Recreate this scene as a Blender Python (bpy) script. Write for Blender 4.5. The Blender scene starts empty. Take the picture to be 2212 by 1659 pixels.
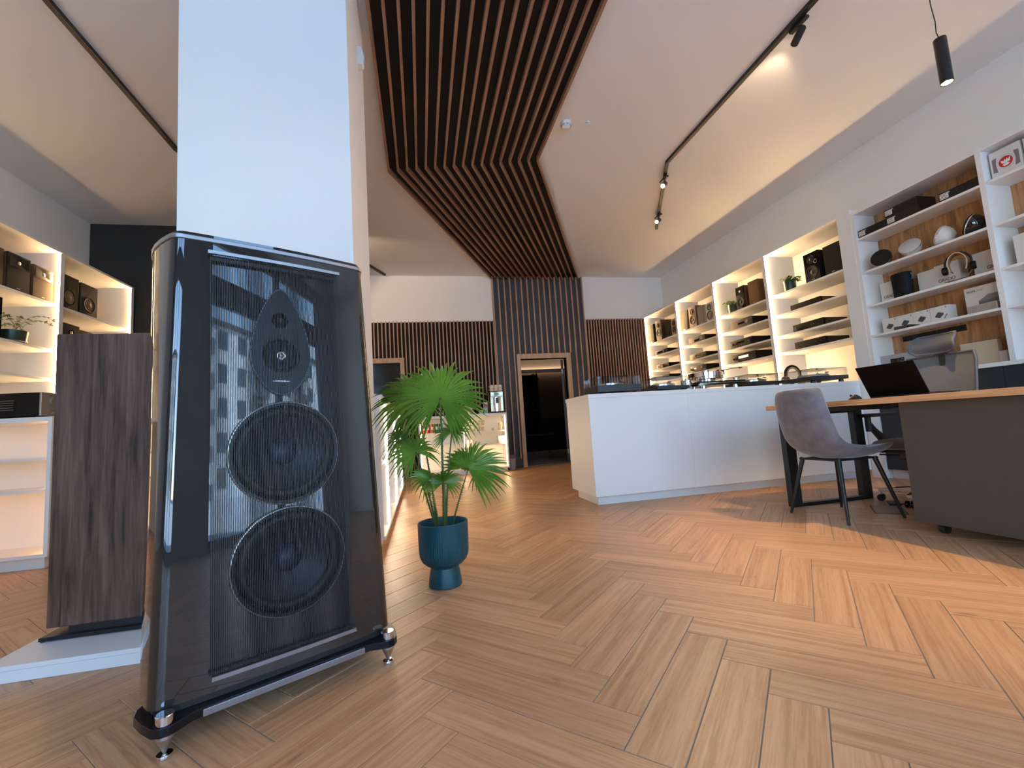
import bpy, bmesh, math, random
from mathutils import Vector, Matrix, Euler
random.seed(7)
PI = math.pi
S = bpy.context.scene
COL = S.collection

# ------------------------------------------------------------------ camera
CAMZ = 0.75
YAW, PITCH, ROLL = math.radians(11.898), math.radians(5.592), math.radians(-3.692)
FPX = 952.14
fw = Vector((math.sin(YAW)*math.cos(PITCH), math.cos(YAW)*math.cos(PITCH), math.sin(PITCH)))
rt = Vector((math.cos(YAW), -math.sin(YAW), 0))
up = rt.cross(fw)
r2 = rt*math.cos(ROLL) + up*math.sin(ROLL)
u2 = -rt*math.sin(ROLL) + up*math.cos(ROLL)
cd = bpy.data.cameras.new('camera')
cam = bpy.data.objects.new('camera', cd)
COL.objects.link(cam)
cam.matrix_world = Matrix(((r2.x, u2.x, -fw.x, 0), (r2.y, u2.y, -fw.y, 0), (r2.z, u2.z, -fw.z, CAMZ), (0, 0, 0, 1)))
cd.sensor_fit = 'HORIZONTAL'; cd.sensor_width = 36.0
cd.lens = FPX/2212*36.0
cd.clip_start = 0.02; cd.clip_end = 300
S.camera = cam

# ------------------------------------------------------------------ sky, sun, exposure
w = bpy.data.worlds.new('sky'); S.world = w; w.use_nodes = True
nt = w.node_tree; nt.nodes.clear()
sky = nt.nodes.new('ShaderNodeTexSky'); sky.sky_type = 'NISHITA'; sky.sun_disc = False
sky.sun_elevation = math.radians(48); sky.sun_rotation = math.radians(25); sky.altitude = 100
sky.air_density = 1.0; sky.dust_density = 0.1; sky.ozone_density = 2.5
bg = nt.nodes.new('ShaderNodeBackground'); bg.inputs[1].default_value = 1.25
wo = nt.nodes.new('ShaderNodeOutputWorld')
nt.links.new(sky.outputs[0], bg.inputs[0]); nt.links.new(bg.outputs[0], wo.inputs[0])
sd = bpy.data.lights.new('sun', 'SUN'); sd.energy = 27.0; sd.angle = math.radians(0.6); sd.color = (.80, .92, 1.0)
sun = bpy.data.objects.new('sun', sd); COL.objects.link(sun)
sun.rotation_euler = Vector((-.35, -.62, -.78)).to_track_quat('-Z', 'Y').to_euler()
S.view_settings.view_transform = 'Standard'; S.view_settings.look = 'None'
S.view_settings.gamma = 1; S.view_settings.use_curve_mapping = False
S.view_settings.exposure = 0.85
try:
    S.cycles.max_bounces = 10; S.cycles.diffuse_bounces = 7; S.cycles.glossy_bounces = 4
    S.cycles.transparent_max_bounces = 12; S.cycles.sample_clamp_indirect = 6; S.cycles.use_denoising = True; S.cycles.use_adaptive_sampling = True; S.cycles.adaptive_threshold = .015
    S.cycles.caustics_reflective = False; S.cycles.caustics_refractive = False
except Exception:
    pass

# ------------------------------------------------------------------ materials
MATS = {}
def _new(name):
    m = bpy.data.materials.new(name); m.use_nodes = True
    t = m.node_tree; p = t.nodes['Principled BSDF']
    MATS[name] = m
    return m, t, p
def N(t, kind, **kw):
    n = t.nodes.new(kind)
    for k, v in kw.items(): setattr(n, k, v)
    return n
def mat(name, col, rough=.5, metal=0, coat=0, noise=0, nscale=8, bump=0, bscale=200, coatr=.03, spec=.5, trans=0):
    if name in MATS: return MATS[name]
    m, t, p = _new(name)
    p.inputs['Base Color'].default_value = (*col, 1); p.inputs['Roughness'].default_value = rough
    p.inputs['Metallic'].default_value = metal; p.inputs['Coat Weight'].default_value = coat
    p.inputs['Coat Roughness'].default_value = coatr
    p.inputs['Specular IOR Level'].default_value = spec
    if noise:
        tc = N(t, 'ShaderNodeTexCoord'); nz = N(t, 'ShaderNodeTexNoise'); nz.inputs['Scale'].default_value = nscale
        nz.inputs['Detail'].default_value = 5
        t.links.new(tc.outputs['Object'], nz.inputs['Vector'])
        mx = N(t, 'ShaderNodeMix', data_type='RGBA')
        mx.inputs[6].default_value = (*[c*(1-noise) for c in col], 1); mx.inputs[7].default_value = (*[min(1, c*(1+noise)) for c in col], 1)
        t.links.new(nz.outputs['Fac'], mx.inputs[0]); t.links.new(mx.outputs[2], p.inputs['Base Color'])
    if bump:
        tc = N(t, 'ShaderNodeTexCoord'); nz = N(t, 'ShaderNodeTexNoise'); nz.inputs['Scale'].default_value = bscale
        bp = N(t, 'ShaderNodeBump'); bp.inputs['Strength'].default_value = bump; bp.inputs['Distance'].default_value = .002
        t.links.new(tc.outputs['Object'], nz.inputs['Vector']); t.links.new(nz.outputs['Fac'], bp.inputs['Height'])
        t.links.new(bp.outputs[0], p.inputs['Normal'])
    return m
def emit(name, col, strength):
    m, t, p = _new(name)
    p.inputs['Base Color'].default_value = (*col, 1)
    p.inputs['Emission Color'].default_value = (*col, 1); p.inputs['Emission Strength'].default_value = strength
    return m
def wood(name, c1, c2, along='Z', scale=1.0, rough=.45, coat=0, stretch=14, rot=0, lines=1.0, coatr=.03):
    m, t, p = _new(name)
    tc = N(t, 'ShaderNodeTexCoord'); mp = N(t, 'ShaderNodeMapping')
    sc = {'X': (scale, scale*stretch, scale*stretch), 'Y': (scale*stretch, scale, scale*stretch), 'Z': (scale*stretch, scale*stretch, scale)}[along]
    if rot:
        m0 = N(t, 'ShaderNodeMapping'); m0.inputs['Rotation'].default_value = (0, rot, 0)
        t.links.new(tc.outputs['Object'], m0.inputs[0]); t.links.new(m0.outputs[0], mp.inputs[0])
    else:
        t.links.new(tc.outputs['Object'], mp.inputs[0])
    mp.inputs['Scale'].default_value = sc
    n1 = N(t, 'ShaderNodeTexNoise'); n1.inputs['Scale'].default_value = 1.6; n1.inputs['Detail'].default_value = 6; n1.inputs['Distortion'].default_value = .6
    n2 = N(t, 'ShaderNodeTexNoise'); n2.inputs['Scale'].default_value = 7; n2.inputs['Detail'].default_value = 4
    t.links.new(mp.outputs[0], n1.inputs[0]); t.links.new(mp.outputs[0], n2.inputs[0])
    ad = N(t, 'ShaderNodeMath', operation='MULTIPLY_ADD'); ad.inputs[1].default_value = .45*lines
    t.links.new(n2.outputs['Fac'], ad.inputs[0]); t.links.new(n1.outputs['Fac'], ad.inputs[2])
    cr = N(t, 'ShaderNodeValToRGB'); cr.color_ramp.elements[0].position = .5; cr.color_ramp.elements[1].position = .95
    cr.color_ramp.elements[0].color = (*c1, 1); cr.color_ramp.elements[1].color = (*c2, 1)
    t.links.new(ad.outputs[0], cr.inputs[0]); t.links.new(cr.outputs[0], p.inputs['Base Color'])
    p.inputs['Roughness'].default_value = rough; p.inputs['Coat Weight'].default_value = coat; p.inputs['Coat Roughness'].default_value = coatr
    return m
def thin_glass(name, tint=(1, 1, 1), refl=1.0, rough=.01):
    m, t, p = _new(name); t.nodes.remove(p)
    tr = N(t, 'ShaderNodeBsdfTransparent'); tr.inputs[0].default_value = (*tint, 1)
    gl = N(t, 'ShaderNodeBsdfGlossy'); gl.inputs['Roughness'].default_value = rough
    fr = N(t, 'ShaderNodeFresnel'); ge = N(t, 'ShaderNodeNewGeometry'); io = N(t, 'ShaderNodeMapRange'); io.inputs[3].default_value = 1.5; io.inputs[4].default_value = 1/1.5
    t.links.new(ge.outputs['Backfacing'], io.inputs[0]); t.links.new(io.outputs[0], fr.inputs[0])
    mu = N(t, 'ShaderNodeMath', operation='MULTIPLY'); mu.inputs[1].default_value = refl
    mx = N(t, 'ShaderNodeMixShader')
    t.links.new(fr.outputs[0], mu.inputs[0]); t.links.new(mu.outputs[0], mx.inputs[0])
    t.links.new(tr.outputs[0], mx.inputs[1]); t.links.new(gl.outputs[0], mx.inputs[2])
    t.links.new(mx.outputs[0], t.nodes['Material Output'].inputs[0])
    return m

def plank_material():
    m, t, p = _new('oak_plank')
    uv = N(t, 'ShaderNodeUVMap'); uv.uv_map = 'UVMap'
    oi = N(t, 'ShaderNodeObjectInfo'); at = N(t, 'ShaderNodeAttribute'); at.attribute_name = 'rnd'
    su = N(t, 'ShaderNodeMath', operation='ADD'); t.links.new(oi.outputs['Random'], su.inputs[0]); t.links.new(at.outputs['Fac'], su.inputs[1])
    fr = N(t, 'ShaderNodeMath', operation='FRACT'); t.links.new(su.outputs[0], fr.inputs[0])
    of = N(t, 'ShaderNodeMath', operation='MULTIPLY'); of.inputs[1].default_value = 173.0; t.links.new(fr.outputs[0], of.inputs[0])
    cx = N(t, 'ShaderNodeCombineXYZ'); t.links.new(of.outputs[0], cx.inputs[2]); t.links.new(of.outputs[0], cx.inputs[0])
    va = N(t, 'ShaderNodeVectorMath', operation='ADD'); t.links.new(uv.outputs[0], va.inputs[0]); t.links.new(cx.outputs[0], va.inputs[1])
    mp = N(t, 'ShaderNodeMapping'); mp.inputs['Scale'].default_value = (1.3, 42, 1); t.links.new(va.outputs[0], mp.inputs[0])
    n1 = N(t, 'ShaderNodeTexNoise'); n1.inputs['Scale'].default_value = 1.0; n1.inputs['Detail'].default_value = 7; n1.inputs['Distortion'].default_value = .9
    t.links.new(mp.outputs[0], n1.inputs[0])
    mp2 = N(t, 'ShaderNodeMapping'); mp2.inputs['Scale'].default_value = (14, 190, 1); t.links.new(va.outputs[0], mp2.inputs[0])
    n2 = N(t, 'ShaderNodeTexNoise'); n2.inputs['Scale'].default_value = 1.0; n2.inputs['Detail'].default_value = 3
    t.links.new(mp2.outputs[0], n2.inputs[0])
    mp3 = N(t, 'ShaderNodeMapping'); mp3.inputs['Scale'].default_value = (5, 17, 1); t.links.new(va.outputs[0], mp3.inputs[0])
    n3 = N(t, 'ShaderNodeTexNoise'); n3.inputs['Scale'].default_value = 1.0; n3.inputs['Detail'].default_value = 2
    t.links.new(mp3.outputs[0], n3.inputs[0])
    cr = N(t, 'ShaderNodeValToRGB')
    cr.color_ramp.elements[0].position = .3; cr.color_ramp.elements[0].color = (.45, .225, .104, 1)
    cr.color_ramp.elements[1].position = .72; cr.color_ramp.elements[1].color = (.68, .395, .212, 1)
    e = cr.color_ramp.elements.new(.5); e.color = (.58, .322, .162, 1)
    ad = N(t, 'ShaderNodeMath', operation='MULTIPLY_ADD'); ad.inputs[1].default_value = .42
    sb = N(t, 'ShaderNodeMath', operation='SUBTRACT'); sb.inputs[1].default_value = .5
    t.links.new(n2.outputs['Fac'], sb.inputs[0]); t.links.new(sb.outputs[0], ad.inputs[0]); t.links.new(n1.outputs['Fac'], ad.inputs[2])
    t.links.new(ad.outputs[0], cr.inputs[0])
    # each plank a little lighter or darker
    mr = N(t, 'ShaderNodeMapRange'); mr.inputs[3].default_value = .90; mr.inputs[4].default_value = 1.10
    t.links.new(fr.outputs[0], mr.inputs[0])
    # dark knots
    kr = N(t, 'ShaderNodeMapRange'); kr.inputs[1].default_value = .74; kr.inputs[2].default_value = .80; kr.inputs[3].default_value = 1; kr.inputs[4].default_value = .62
    t.links.new(n3.outputs['Fac'], kr.inputs[0])
    mm = N(t, 'ShaderNodeMath', operation='MULTIPLY'); t.links.new(mr.outputs[0], mm.inputs[0]); t.links.new(kr.outputs[0], mm.inputs[1])
    vm = N(t, 'ShaderNodeVectorMath', operation='SCALE'); t.links.new(cr.outputs[0], vm.inputs[0]); t.links.new(mm.outputs[0], vm.inputs['Scale'])
    t.links.new(vm.outputs[0], p.inputs['Base Color'])
    p.inputs['Roughness'].default_value = .40; p.inputs['Specular IOR Level'].default_value = .4
    bp = N(t, 'ShaderNodeBump'); bp.inputs['Strength'].default_value = .25; bp.inputs['Distance'].default_value = .0008
    t.links.new(ad.outputs[0], bp.inputs['Height']); t.links.new(bp.outputs[0], p.inputs['Normal'])
    return m

WALL = mat('wall_paint', (.82, .82, .80), .85)
CEIL = mat('ceiling_paint', (.81, .82, .81), .9)
DARKWALL = mat('dark_wall_paint', (.022, .025, .026), .7)
WHITE = mat('white_laminate', (.83, .83, .82), .38)
WHITE2 = mat('white_edge', (.74, .74, .73), .45)
BLACK = mat('black_plastic', (.012, .012, .013), .45)
BLACKGLOSS = mat('black_gloss', (.006, .006, .007), .08, coat=.6)
SATIN = mat('black_satin_metal', (.014, .015, .016), .38, metal=.3)
CHROME = mat('chrome', (.82, .82, .83), .08, metal=1)
STEEL = mat('brushed_steel', (.55, .55, .56), .3, metal=1)
GREYMETAL = mat('grey_anodised', (.32, .33, .36), .35, metal=.9)
SILVERF = mat('silver_faceplate', (.42, .37, .32), .36, metal=.7)
GROUT = mat('grout', (.24, .235, .215), .9)
PLANK = plank_material()
PLY = wood('plywood_slat', (.26, .14, .095), (.50, .31, .22), 'Z', 1, .55, lines=1.4)
PLYX = wood('plywood_ceiling_slat', (.17, .082, .050), (.37, .205, .13), 'X', 1, .55, lines=1.4)
FELT = mat('dark_backing', (.006, .005, .0045), .85)
FELTG = mat('grey_backing_board', (.050, .050, .052), .6)
FELTB = mat('brown_backing', (.006, .0018, .0012), .85)
OAKFRAME = wood('oak_door_frame', (.42, .28, .175), (.56, .40, .27), 'Z', 1, .5, lines=.6)
WOODBACK = wood('walnut_back_panel', (.25, .105, .040), (.60, .33, .145), 'Z', 1.2, .5, stretch=9, lines=.9)
DESKWOOD = wood('desk_oak', (.54, .265, .115), (.84, .49, .265), 'Y', 1.2, .42, stretch=22)
WALNUT = wood('walnut_veneer', (.026, .012, .008), (.19, .105, .078), 'Z', 1.4, .38, stretch=16)
ANTHR = mat('anthracite_laminate', (.020, .023, .029), .42)
TAUPE = mat('taupe_panel', (.066, .058, .052), .55, noise=.1, nscale=60)
LEDM = emit('warm_led', (1.0, .64, .31), 92.0)
LEDL = emit('left_led', (1.0, .62, .28), 50.0)
LEDF = emit('cabinet_led', (1.0, .70, .38), 30.0)
LEDW = emit('soft_led', (1.0, .50, .15), 9.0)
LEDC = emit('neutral_led', (1.0, .80, .56), 20.0)
BULB = emit('spot_lens', (1.0, .72, .42), 60.0)
ACRYL = thin_glass('clear_acrylic', (.93, .94, .94), 1.6)
PANE = thin_glass('window_glass', (.94, .97, .96), 1.0)

# ------------------------------------------------------------------ mesh helpers
class MB:
    def __init__(s): s.v = []; s.f = []
    def add(s, vs, fs):
        o = len(s.v); s.v += [tuple(v) for v in vs]; s.f += [tuple(i+o for i in f) for f in fs]; return s
    def box(s, x0, x1, y0, y1, z0, z1):
        if x0 > x1: x0, x1 = x1, x0
        if y0 > y1: y0, y1 = y1, y0
        if z0 > z1: z0, z1 = z1, z0
        return s.add([(x0,y0,z0),(x1,y0,z0),(x1,y1,z0),(x0,y1,z0),(x0,y0,z1),(x1,y0,z1),(x1,y1,z1),(x0,y1,z1)],
                     [(0,3,2,1),(4,5,6,7),(0,1,5,4),(1,2,6,5),(2,3,7,6),(3,0,4,7)])
    def prism(s, poly, z0, z1, f=None):
        """poly of (a,b) points, counter-clockwise; f maps (a,b,z)->xyz"""
        f = f or (lambda a, b, z: (a, b, z)); n = len(poly)
        vs = [f(a, b, z0) for a, b in poly] + [f(a, b, z1) for a, b in poly]
        fs = [tuple(reversed(range(n))), tuple(range(n, 2*n))] + [(i, (i+1) % n, (i+1) % n+n, i+n) for i in range(n)]
        return s.add(vs, fs)
    def lathe(s, prof, n=32, c=(0, 0, 0), ax='Z', a0=0, a1=2*PI, scale=(1, 1)):
        """prof of (r, h)"""
        full = abs(a1-a0-2*PI) < 1e-6; m = n if full else n+1; vs = []; fs = []
        for r, h in prof:
            for i in range(m):
                a = a0+(a1-a0)*i/n; x, y = r*math.cos(a)*scale[0], r*math.sin(a)*scale[1]
                p = {'Z': (x, y, h), 'Y': (x, h, y), 'X': (h, x, y)}[ax]
                vs.append((p[0]+c[0], p[1]+c[1], p[2]+c[2]))
        k = len(prof)
        for j in range(k-1):
            for i in range(n):
                i2 = (i+1) % m if full else i+1
                q = (j*m+i, j*m+i2, (j+1)*m+i2, (j+1)*m+i)
                fs.append(q if ax != 'Y' else tuple(reversed(q)))
        return s.add(vs, fs)
    def cyl(s, p0, p1, r0, r1=None, n=16, caps=True):
        r1 = r0 if r1 is None else r1
        p0, p1 = Vector(p0), Vector(p1); d = (p1-p0).normalized()
        a = d.orthogonal().normalized(); b = d.cross(a); vs = []; fs = []
        for p, r in ((p0, r0), (p1, r1)):
            for i in range(n):
                t = 2*PI*i/n; vs.append(p+a*(r*math.cos(t))+b*(r*math.sin(t)))
        fs = [(i, (i+1) % n, (i+1) % n+n, i+n) for i in range(n)]
        if caps: fs += [tuple(reversed(range(n))), tuple(range(n, 2*n))]
        return s.add(vs, fs)
    def tube(s, pts, r, n=8, closed=False, taper=None):
        pts = [Vector(p) for p in pts]; k = len(pts); vs = []; fs = []
        prev = None
        for i, p in enumerate(pts):
            if closed: d = pts[(i+1) % k]-pts[i-1]
            else: d = pts[min(i+1, k-1)]-pts[max(i-1, 0)]
            d.normalize()
            a = d.orthogonal().normalized() if prev is None else (prev-d*prev.dot(d)).normalized()
            prev = a; b = d.cross(a); rr = r if taper is None else r*taper(i/(k-1))
            for j in range(n):
                t = 2*PI*j/n; vs.append(p+a*(rr*math.cos(t))+b*(rr*math.sin(t)))
        for i in range(k if closed else k-1):
            i2 = (i+1) % k
            for j in range(n):
                j2 = (j+1) % n; fs.append((i*n+j, i*n+j2, i2*n+j2, i2*n+j))
        if not closed: fs += [tuple(reversed(range(n))), tuple(range((k-1)*n, k*n))]
        return s.add(vs, fs)
    def mesh(s, name):
        me = bpy.data.meshes.new(name); me.from_pydata(s.v, [], s.f); me.validate(); me.update(); return me
    def build(s, name, m, parent=None, smooth=None, bevel=0, seg=2, loc=None, rot=None):
        me = s.mesh(name); me.materials.append(m)
        if smooth is not None:
            me.shade_smooth()
            me.set_sharp_from_angle(angle=math.radians(smooth))
        o = bpy.data.objects.new(name, me); COL.objects.link(o)
        if parent: o.parent = parent
        if loc: o.location = loc
        if rot: o.rotation_euler = rot
        if bevel:
            b = o.modifiers.new('edge', 'BEVEL'); b.width = bevel; b.segments = seg; b.limit_method = 'ANGLE'; b.angle_limit = math.radians(40)
            b.harden_normals = False
        return o
def box(name, b, m, parent=None, bevel=0): return MB().box(*b).build(name, m, parent, bevel=bevel)
def tag(o, label, cat, group=None):
    o['label'] = label; o['category'] = cat
    if group: o['group'] = group
    return o
def thing(name, label, cat, loc=(0, 0, 0), rz=0, group=None):
    o = bpy.data.objects.new(name, None); COL.objects.link(o); o.empty_display_size = .05
    o.location = loc; o.rotation_euler = (0, 0, rz)
    return tag(o, label, cat, group)
def struct(name, o=None, b=None, m=None, parent=None):
    if o is None: o = box(name, b, m, parent)
    o['kind'] = 'structure'; return o
def copy_tree(o, parent=None):
    c = o.copy(); COL.objects.link(c); c.parent = parent
    for ch in list(o.children): copy_tree(ch, c)
    return c
def text(name, s, size, m, parent, loc, rot, ext=.0004, align='LEFT', shear=0, spacing=1.0):
    cu = bpy.data.curves.new(name, 'FONT'); cu.body = s; cu.size = size; cu.extrude = ext; cu.align_x = align; cu.shear = shear
    cu.space_character = spacing; cu.materials.append(m)
    o = bpy.data.objects.new(name, cu); COL.objects.link(o); bpy.context.view_layer.update()
    me = bpy.data.meshes.new_from_object(o.evaluated_get(bpy.context.evaluated_depsgraph_get()))
    bpy.data.objects.remove(o); bpy.data.curves.remove(cu)
    o = bpy.data.objects.new(name, me); COL.objects.link(o); o.parent = parent; o.location = loc; o.rotation_euler = rot
    if not me.materials: me.materials.append(m)
    return o
FR = (PI/2, 0, 0)     # text standing on a local -y face
RW, LW = -PI/2, PI/2  # things on the right wall face -X, on the left wall +X
# ------------------------------------------------------------------ room shell
CH = 3.66; YB = 8.12; XL, XR = -4.0, 5.02; YF = -2.2
floor = struct('floor', b=(XL-.15, XR+.15, YF-.1, YB+.12, -.10, -.0022), m=GROUT)
def planks():
    L, W, G = .6435, .1325, .0028
    O = Vector((.514, 1.115)); c45 = math.sqrt(.5)
    def toW(x, y): return (O.x+(x-y)*c45, O.y+(x+y)*c45)
    cand = []
    for a in range(-12, 13):
        for k in range(-40, 60):
            ox, oy = a*L+k*W, -a*L+k*W
            for kind in (0, 1):
                r = (ox, ox+L, oy, oy+W) if kind == 0 else (ox+L, ox+L+W, oy+W-L, oy+W)
                cx, cy = toW((r[0]+r[1])/2, (r[2]+r[3])/2)
                if XL-.3 < cx < XR+.3 and YF-.3 < cy < YB+.3: cand.append((r, kind, cx, cy))
    def inview(x, y):
        d = Vector((x, y, -CAMZ)); z = d.dot(fw)
        if z < .1: return False
        px, py = 1106+FPX*d.dot(r2)/z, 829.5-FPX*d.dot(u2)/z
        return -60 < px < 2270 and py < 1730
    def inside(x, y): return XL+.36 < x < XR-.36 and YF+.36 < y < YB-.36
    near = sorted((c for c in cand if inside(c[2], c[3]) and inview(c[2], c[3]) and not (c[3] > 4.45 and c[2] > 1.5) and not (c[2] < -.3 and c[3] > 2.3)),
                  key=lambda c: c[2]**2+c[3]**2)[:300]
    ns = set(id(c) for c in near)
    ch, lo = .0012, -.006
    def pm(name):
        x, y = L/2-G/2, W/2-G/2; q = lambda x, y, z: [(-x, -y, z), (x, -y, z), (x, y, z), (-x, y, z)]
        v = q(x-ch, y-ch, 0)+q(x, y, -ch)+q(x, y, lo)
        f = [(0, 1, 2, 3)]+[(4+i, 4+(i+1) % 4, (i+1) % 4, i) for i in range(4)]+[(8+i, 8+(i+1) % 4, 4+(i+1) % 4, 4+i) for i in range(4)]
        me = bpy.data.meshes.new(name); me.from_pydata(v, [], f); uv = me.uv_layers.new(name='UVMap')
        for lp in me.loops: uv.data[lp.index].uv = (v[lp.vertex_index][0], v[lp.vertex_index][1])
        me.materials.append(PLANK); return me
    me = pm('plank')
    for r, kind, cx, cy in near:
        o = bpy.data.objects.new('plank', me); COL.objects.link(o); o.parent = floor
        o.location = (cx, cy, random.uniform(-.0004, .0002)); o.rotation_euler = (0, 0, PI/4 if kind == 0 else 3*PI/4)
    vs, fs, uvs, rnd = [], [], [], []
    def clip(poly, ax, lim, sgn):
        out = []
        for i in range(len(poly)):
            a, b = poly[i-1], poly[i]; da, db = sgn*(a[ax]-lim), sgn*(b[ax]-lim)
            if (da <= 0) != (db <= 0):
                t = da/(da-db); out.append(tuple(a[k]+(b[k]-a[k])*t for k in range(4)))
            if db <= 0: out.append(b)
        return out
    for c in cand:
        if id(c) in ns: continue
        r, kind, cx, cy = c; g = G/2
        x0, x1, y0, y1 = r[0]+g, r[1]-g, r[2]+g, r[3]-g
        poly = []
        for x, y in ((x0, y0), (x1, y0), (x1, y1), (x0, y1)):
            wx, wy = toW(x, y); lu = (x-r[0]-L/2, y-r[2]-W/2) if kind == 0 else (y-r[2]-L/2, r[0]+W/2-x)
            poly.append((wx, wy, lu[0], lu[1]))
        for ax, lim, sg in ((0, XL, -1), (0, XR, 1), (1, YF, -1), (1, YB, 1)):
            poly = clip(poly, ax, lim, sg)
            if not poly: break
        if len(poly) < 3: continue
        n = len(poly); b = len(vs); rr = random.random()
        for z in (0, lo):
            for p in poly: vs.append((p[0], p[1], z)); uvs.append((p[2], p[3]))
        fs.append(tuple(range(b, b+n))); rnd.append(rr)
        for i in range(n): fs.append((b+n+i, b+n+(i+1) % n, b+(i+1) % n, b+i)); rnd.append(rr)
    m2 = bpy.data.meshes.new('planks_beyond'); m2.from_pydata(vs, [], fs)
    uv = m2.uv_layers.new(name='UVMap')
    for lp in m2.loops: uv.data[lp.index].uv = uvs[lp.vertex_index]
    at = m2.attributes.new('rnd', 'FLOAT', 'FACE'); at.data.foreach_set('value', rnd)
    m2.materials.append(PLANK)
    o = bpy.data.objects.new('planks_beyond', m2); COL.objects.link(o); o.parent = floor; o['kind'] = 'stuff'
planks()
struct('ceiling', b=(XL-.15, XR+.15, YF-.1, YB+.12, CH, CH+.25), m=CEIL)
struct('wall_right', b=(XR, XR+.15, YF-.1, YB, 0, CH), m=WALL)
struct('wall_left', b=(XL-.15, XL, YF-.1, YB, 0, CH), m=WALL)
DW = 6.30                                             # dark wall in the left corner
dw = MB().box(XL, -1.72, DW, DW+.12, 0, CH).box(-1.84, -1.72, DW+.12, YB, 0, CH)
struct('wall_dark', dw.build('wall_dark', DARKWALL))
# back wall with two door openings
bw = MB()
D1 = (1.90, 2.815, 2.03); D2 = (-1.20, -.325, 2.03)
bw.box(XL, D2[0], YB, YB+.12, 0, CH).box(D2[0], D2[1], YB, YB+.12, D2[2], CH).box(D2[1], D1[0], YB, YB+.12, 0, CH)
bw.box(D1[0], D1[1], YB, YB+.12, D1[2], CH).box(D1[1], XR, YB, YB+.12, 0, CH)
struct('wall_back', bw.build('wall_back', WALL))
# column
col = MB().box(-1.095, -.30, 2.27, 3.05, 0, CH).build('column', WALL, bevel=.004)
struct('column', col)
# shopfront behind the camera: piers, mullions, transoms and panes
ALU = mat('dark_window_frame', (.018, .019, .021), .4)
sf = MB()
piers = [(XL-.15, -2.4), (.72, 1.38), (4.45, XR+.15)]
for a, b in piers: sf.box(a, b, YF-.25, YF, 0, CH)
sf.box(XL-.15, XR+.15, YF-.25, YF, CH-.12, CH)
sf.box(XL-.15, XR+.15, YF-.25, YF, -.1, .04)
struct('wall_front', sf.build('wall_front', mat('pier_render', (.10, .10, .10), .8)))
def shop_window(k, x0, x1, mull, tz=2.72):
    b = MB(); t = .07
    b.box(x0, x1, YF-.16, YF-.09, .04, .04+t).box(x0, x1, YF-.16, YF-.09, CH-.12-t, CH-.12).box(x0, x0+t, YF-.16, YF-.09, .04, CH-.12).box(x1-t, x1, YF-.16, YF-.09, .04, CH-.12)
    b.box(x0, x1, YF-.16, YF-.09, tz, tz+.34)
    for x in mull: b.box(x-.06, x+.06, YF-.17, YF-.08, .04, CH-.12)
    o = struct('window_%d' % k, b.build('window_%d' % k, ALU))
    xs = [x0]+list(mull)+[x1]
    for i in range(len(xs)-1):
        for z0, z1 in ((.1, tz), (tz+.34, CH-.18)):
            MB().box(xs[i]+.05, xs[i+1]-.05, YF-.13, YF-.122, z0, z1).build('pane', PANE, o)
shop_window(1, -2.4, .72, (-1.36, -.32))
shop_window(2, 1.38, 4.45, (2.98,))

# street outside
struct('ground', b=(-60, 80, -70, YF-.25, -.3, -.12), m=mat('paving', (.36, .40, .46), .9, noise=.1))
def block(name, label, x0, x1, y0, y1, h, wallm, floors, bays):
    t = thing(name, label, 'building', ((x0+x1)/2, y1, -.12))
    X0, X1 = x0-(x0+x1)/2, x1-(x0+x1)/2
    box('facade', (X0, X1, y0-y1, 0, 0, h), wallm, t)
    box('roof', (X0-.3, X1+.3, y0-y1-.3, .3, h, h+.35), ALU, t)
    gl = mat('far_glazing', (.03, .045, .07), .1); rail = mat('balcony_front', (.10, .11, .13), .4)
    fh = h/floors; bwid = (X1-X0)/bays; me = None
    for i in range(floors):
        for j in range(bays):
            cx = X0+(j+.5)*bwid; z = i*fh+fh*.3
            if me is None:
                o = MB().box(-bwid*.22, bwid*.22, -.05, .06, 0, fh*.55).build('window', gl, t); me = o.data
            else:
                o = bpy.data.objects.new('window', me); COL.objects.link(o); o.parent = t
            o.location = (cx, 0, z)
        for j in range(0, bays, 3):
            b = MB().box(X0+j*bwid+.3, X0+(j+1)*bwid-.3, .0, 1.2, i*fh, i*fh+.18).box(X0+j*bwid+.3, X0+(j+1)*bwid-.3, 1.15, 1.2, i*fh+.18, i*fh+1.15)
            b.build('balcony', rail, t)
    return t
block('apartment_block', 'white apartment block across the street mirrored in the glossy loudspeaker', 15, 42, -46, -32, 13.5, mat('white_render', (.46, .49, .56), .8), 5, 9)
block('apartment_block', 'grey low apartment block mirrored beside the white one', -30, 8, -60, -46, 13, mat('grey_render', (.30, .32, .36), .8), 4, 10)

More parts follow.
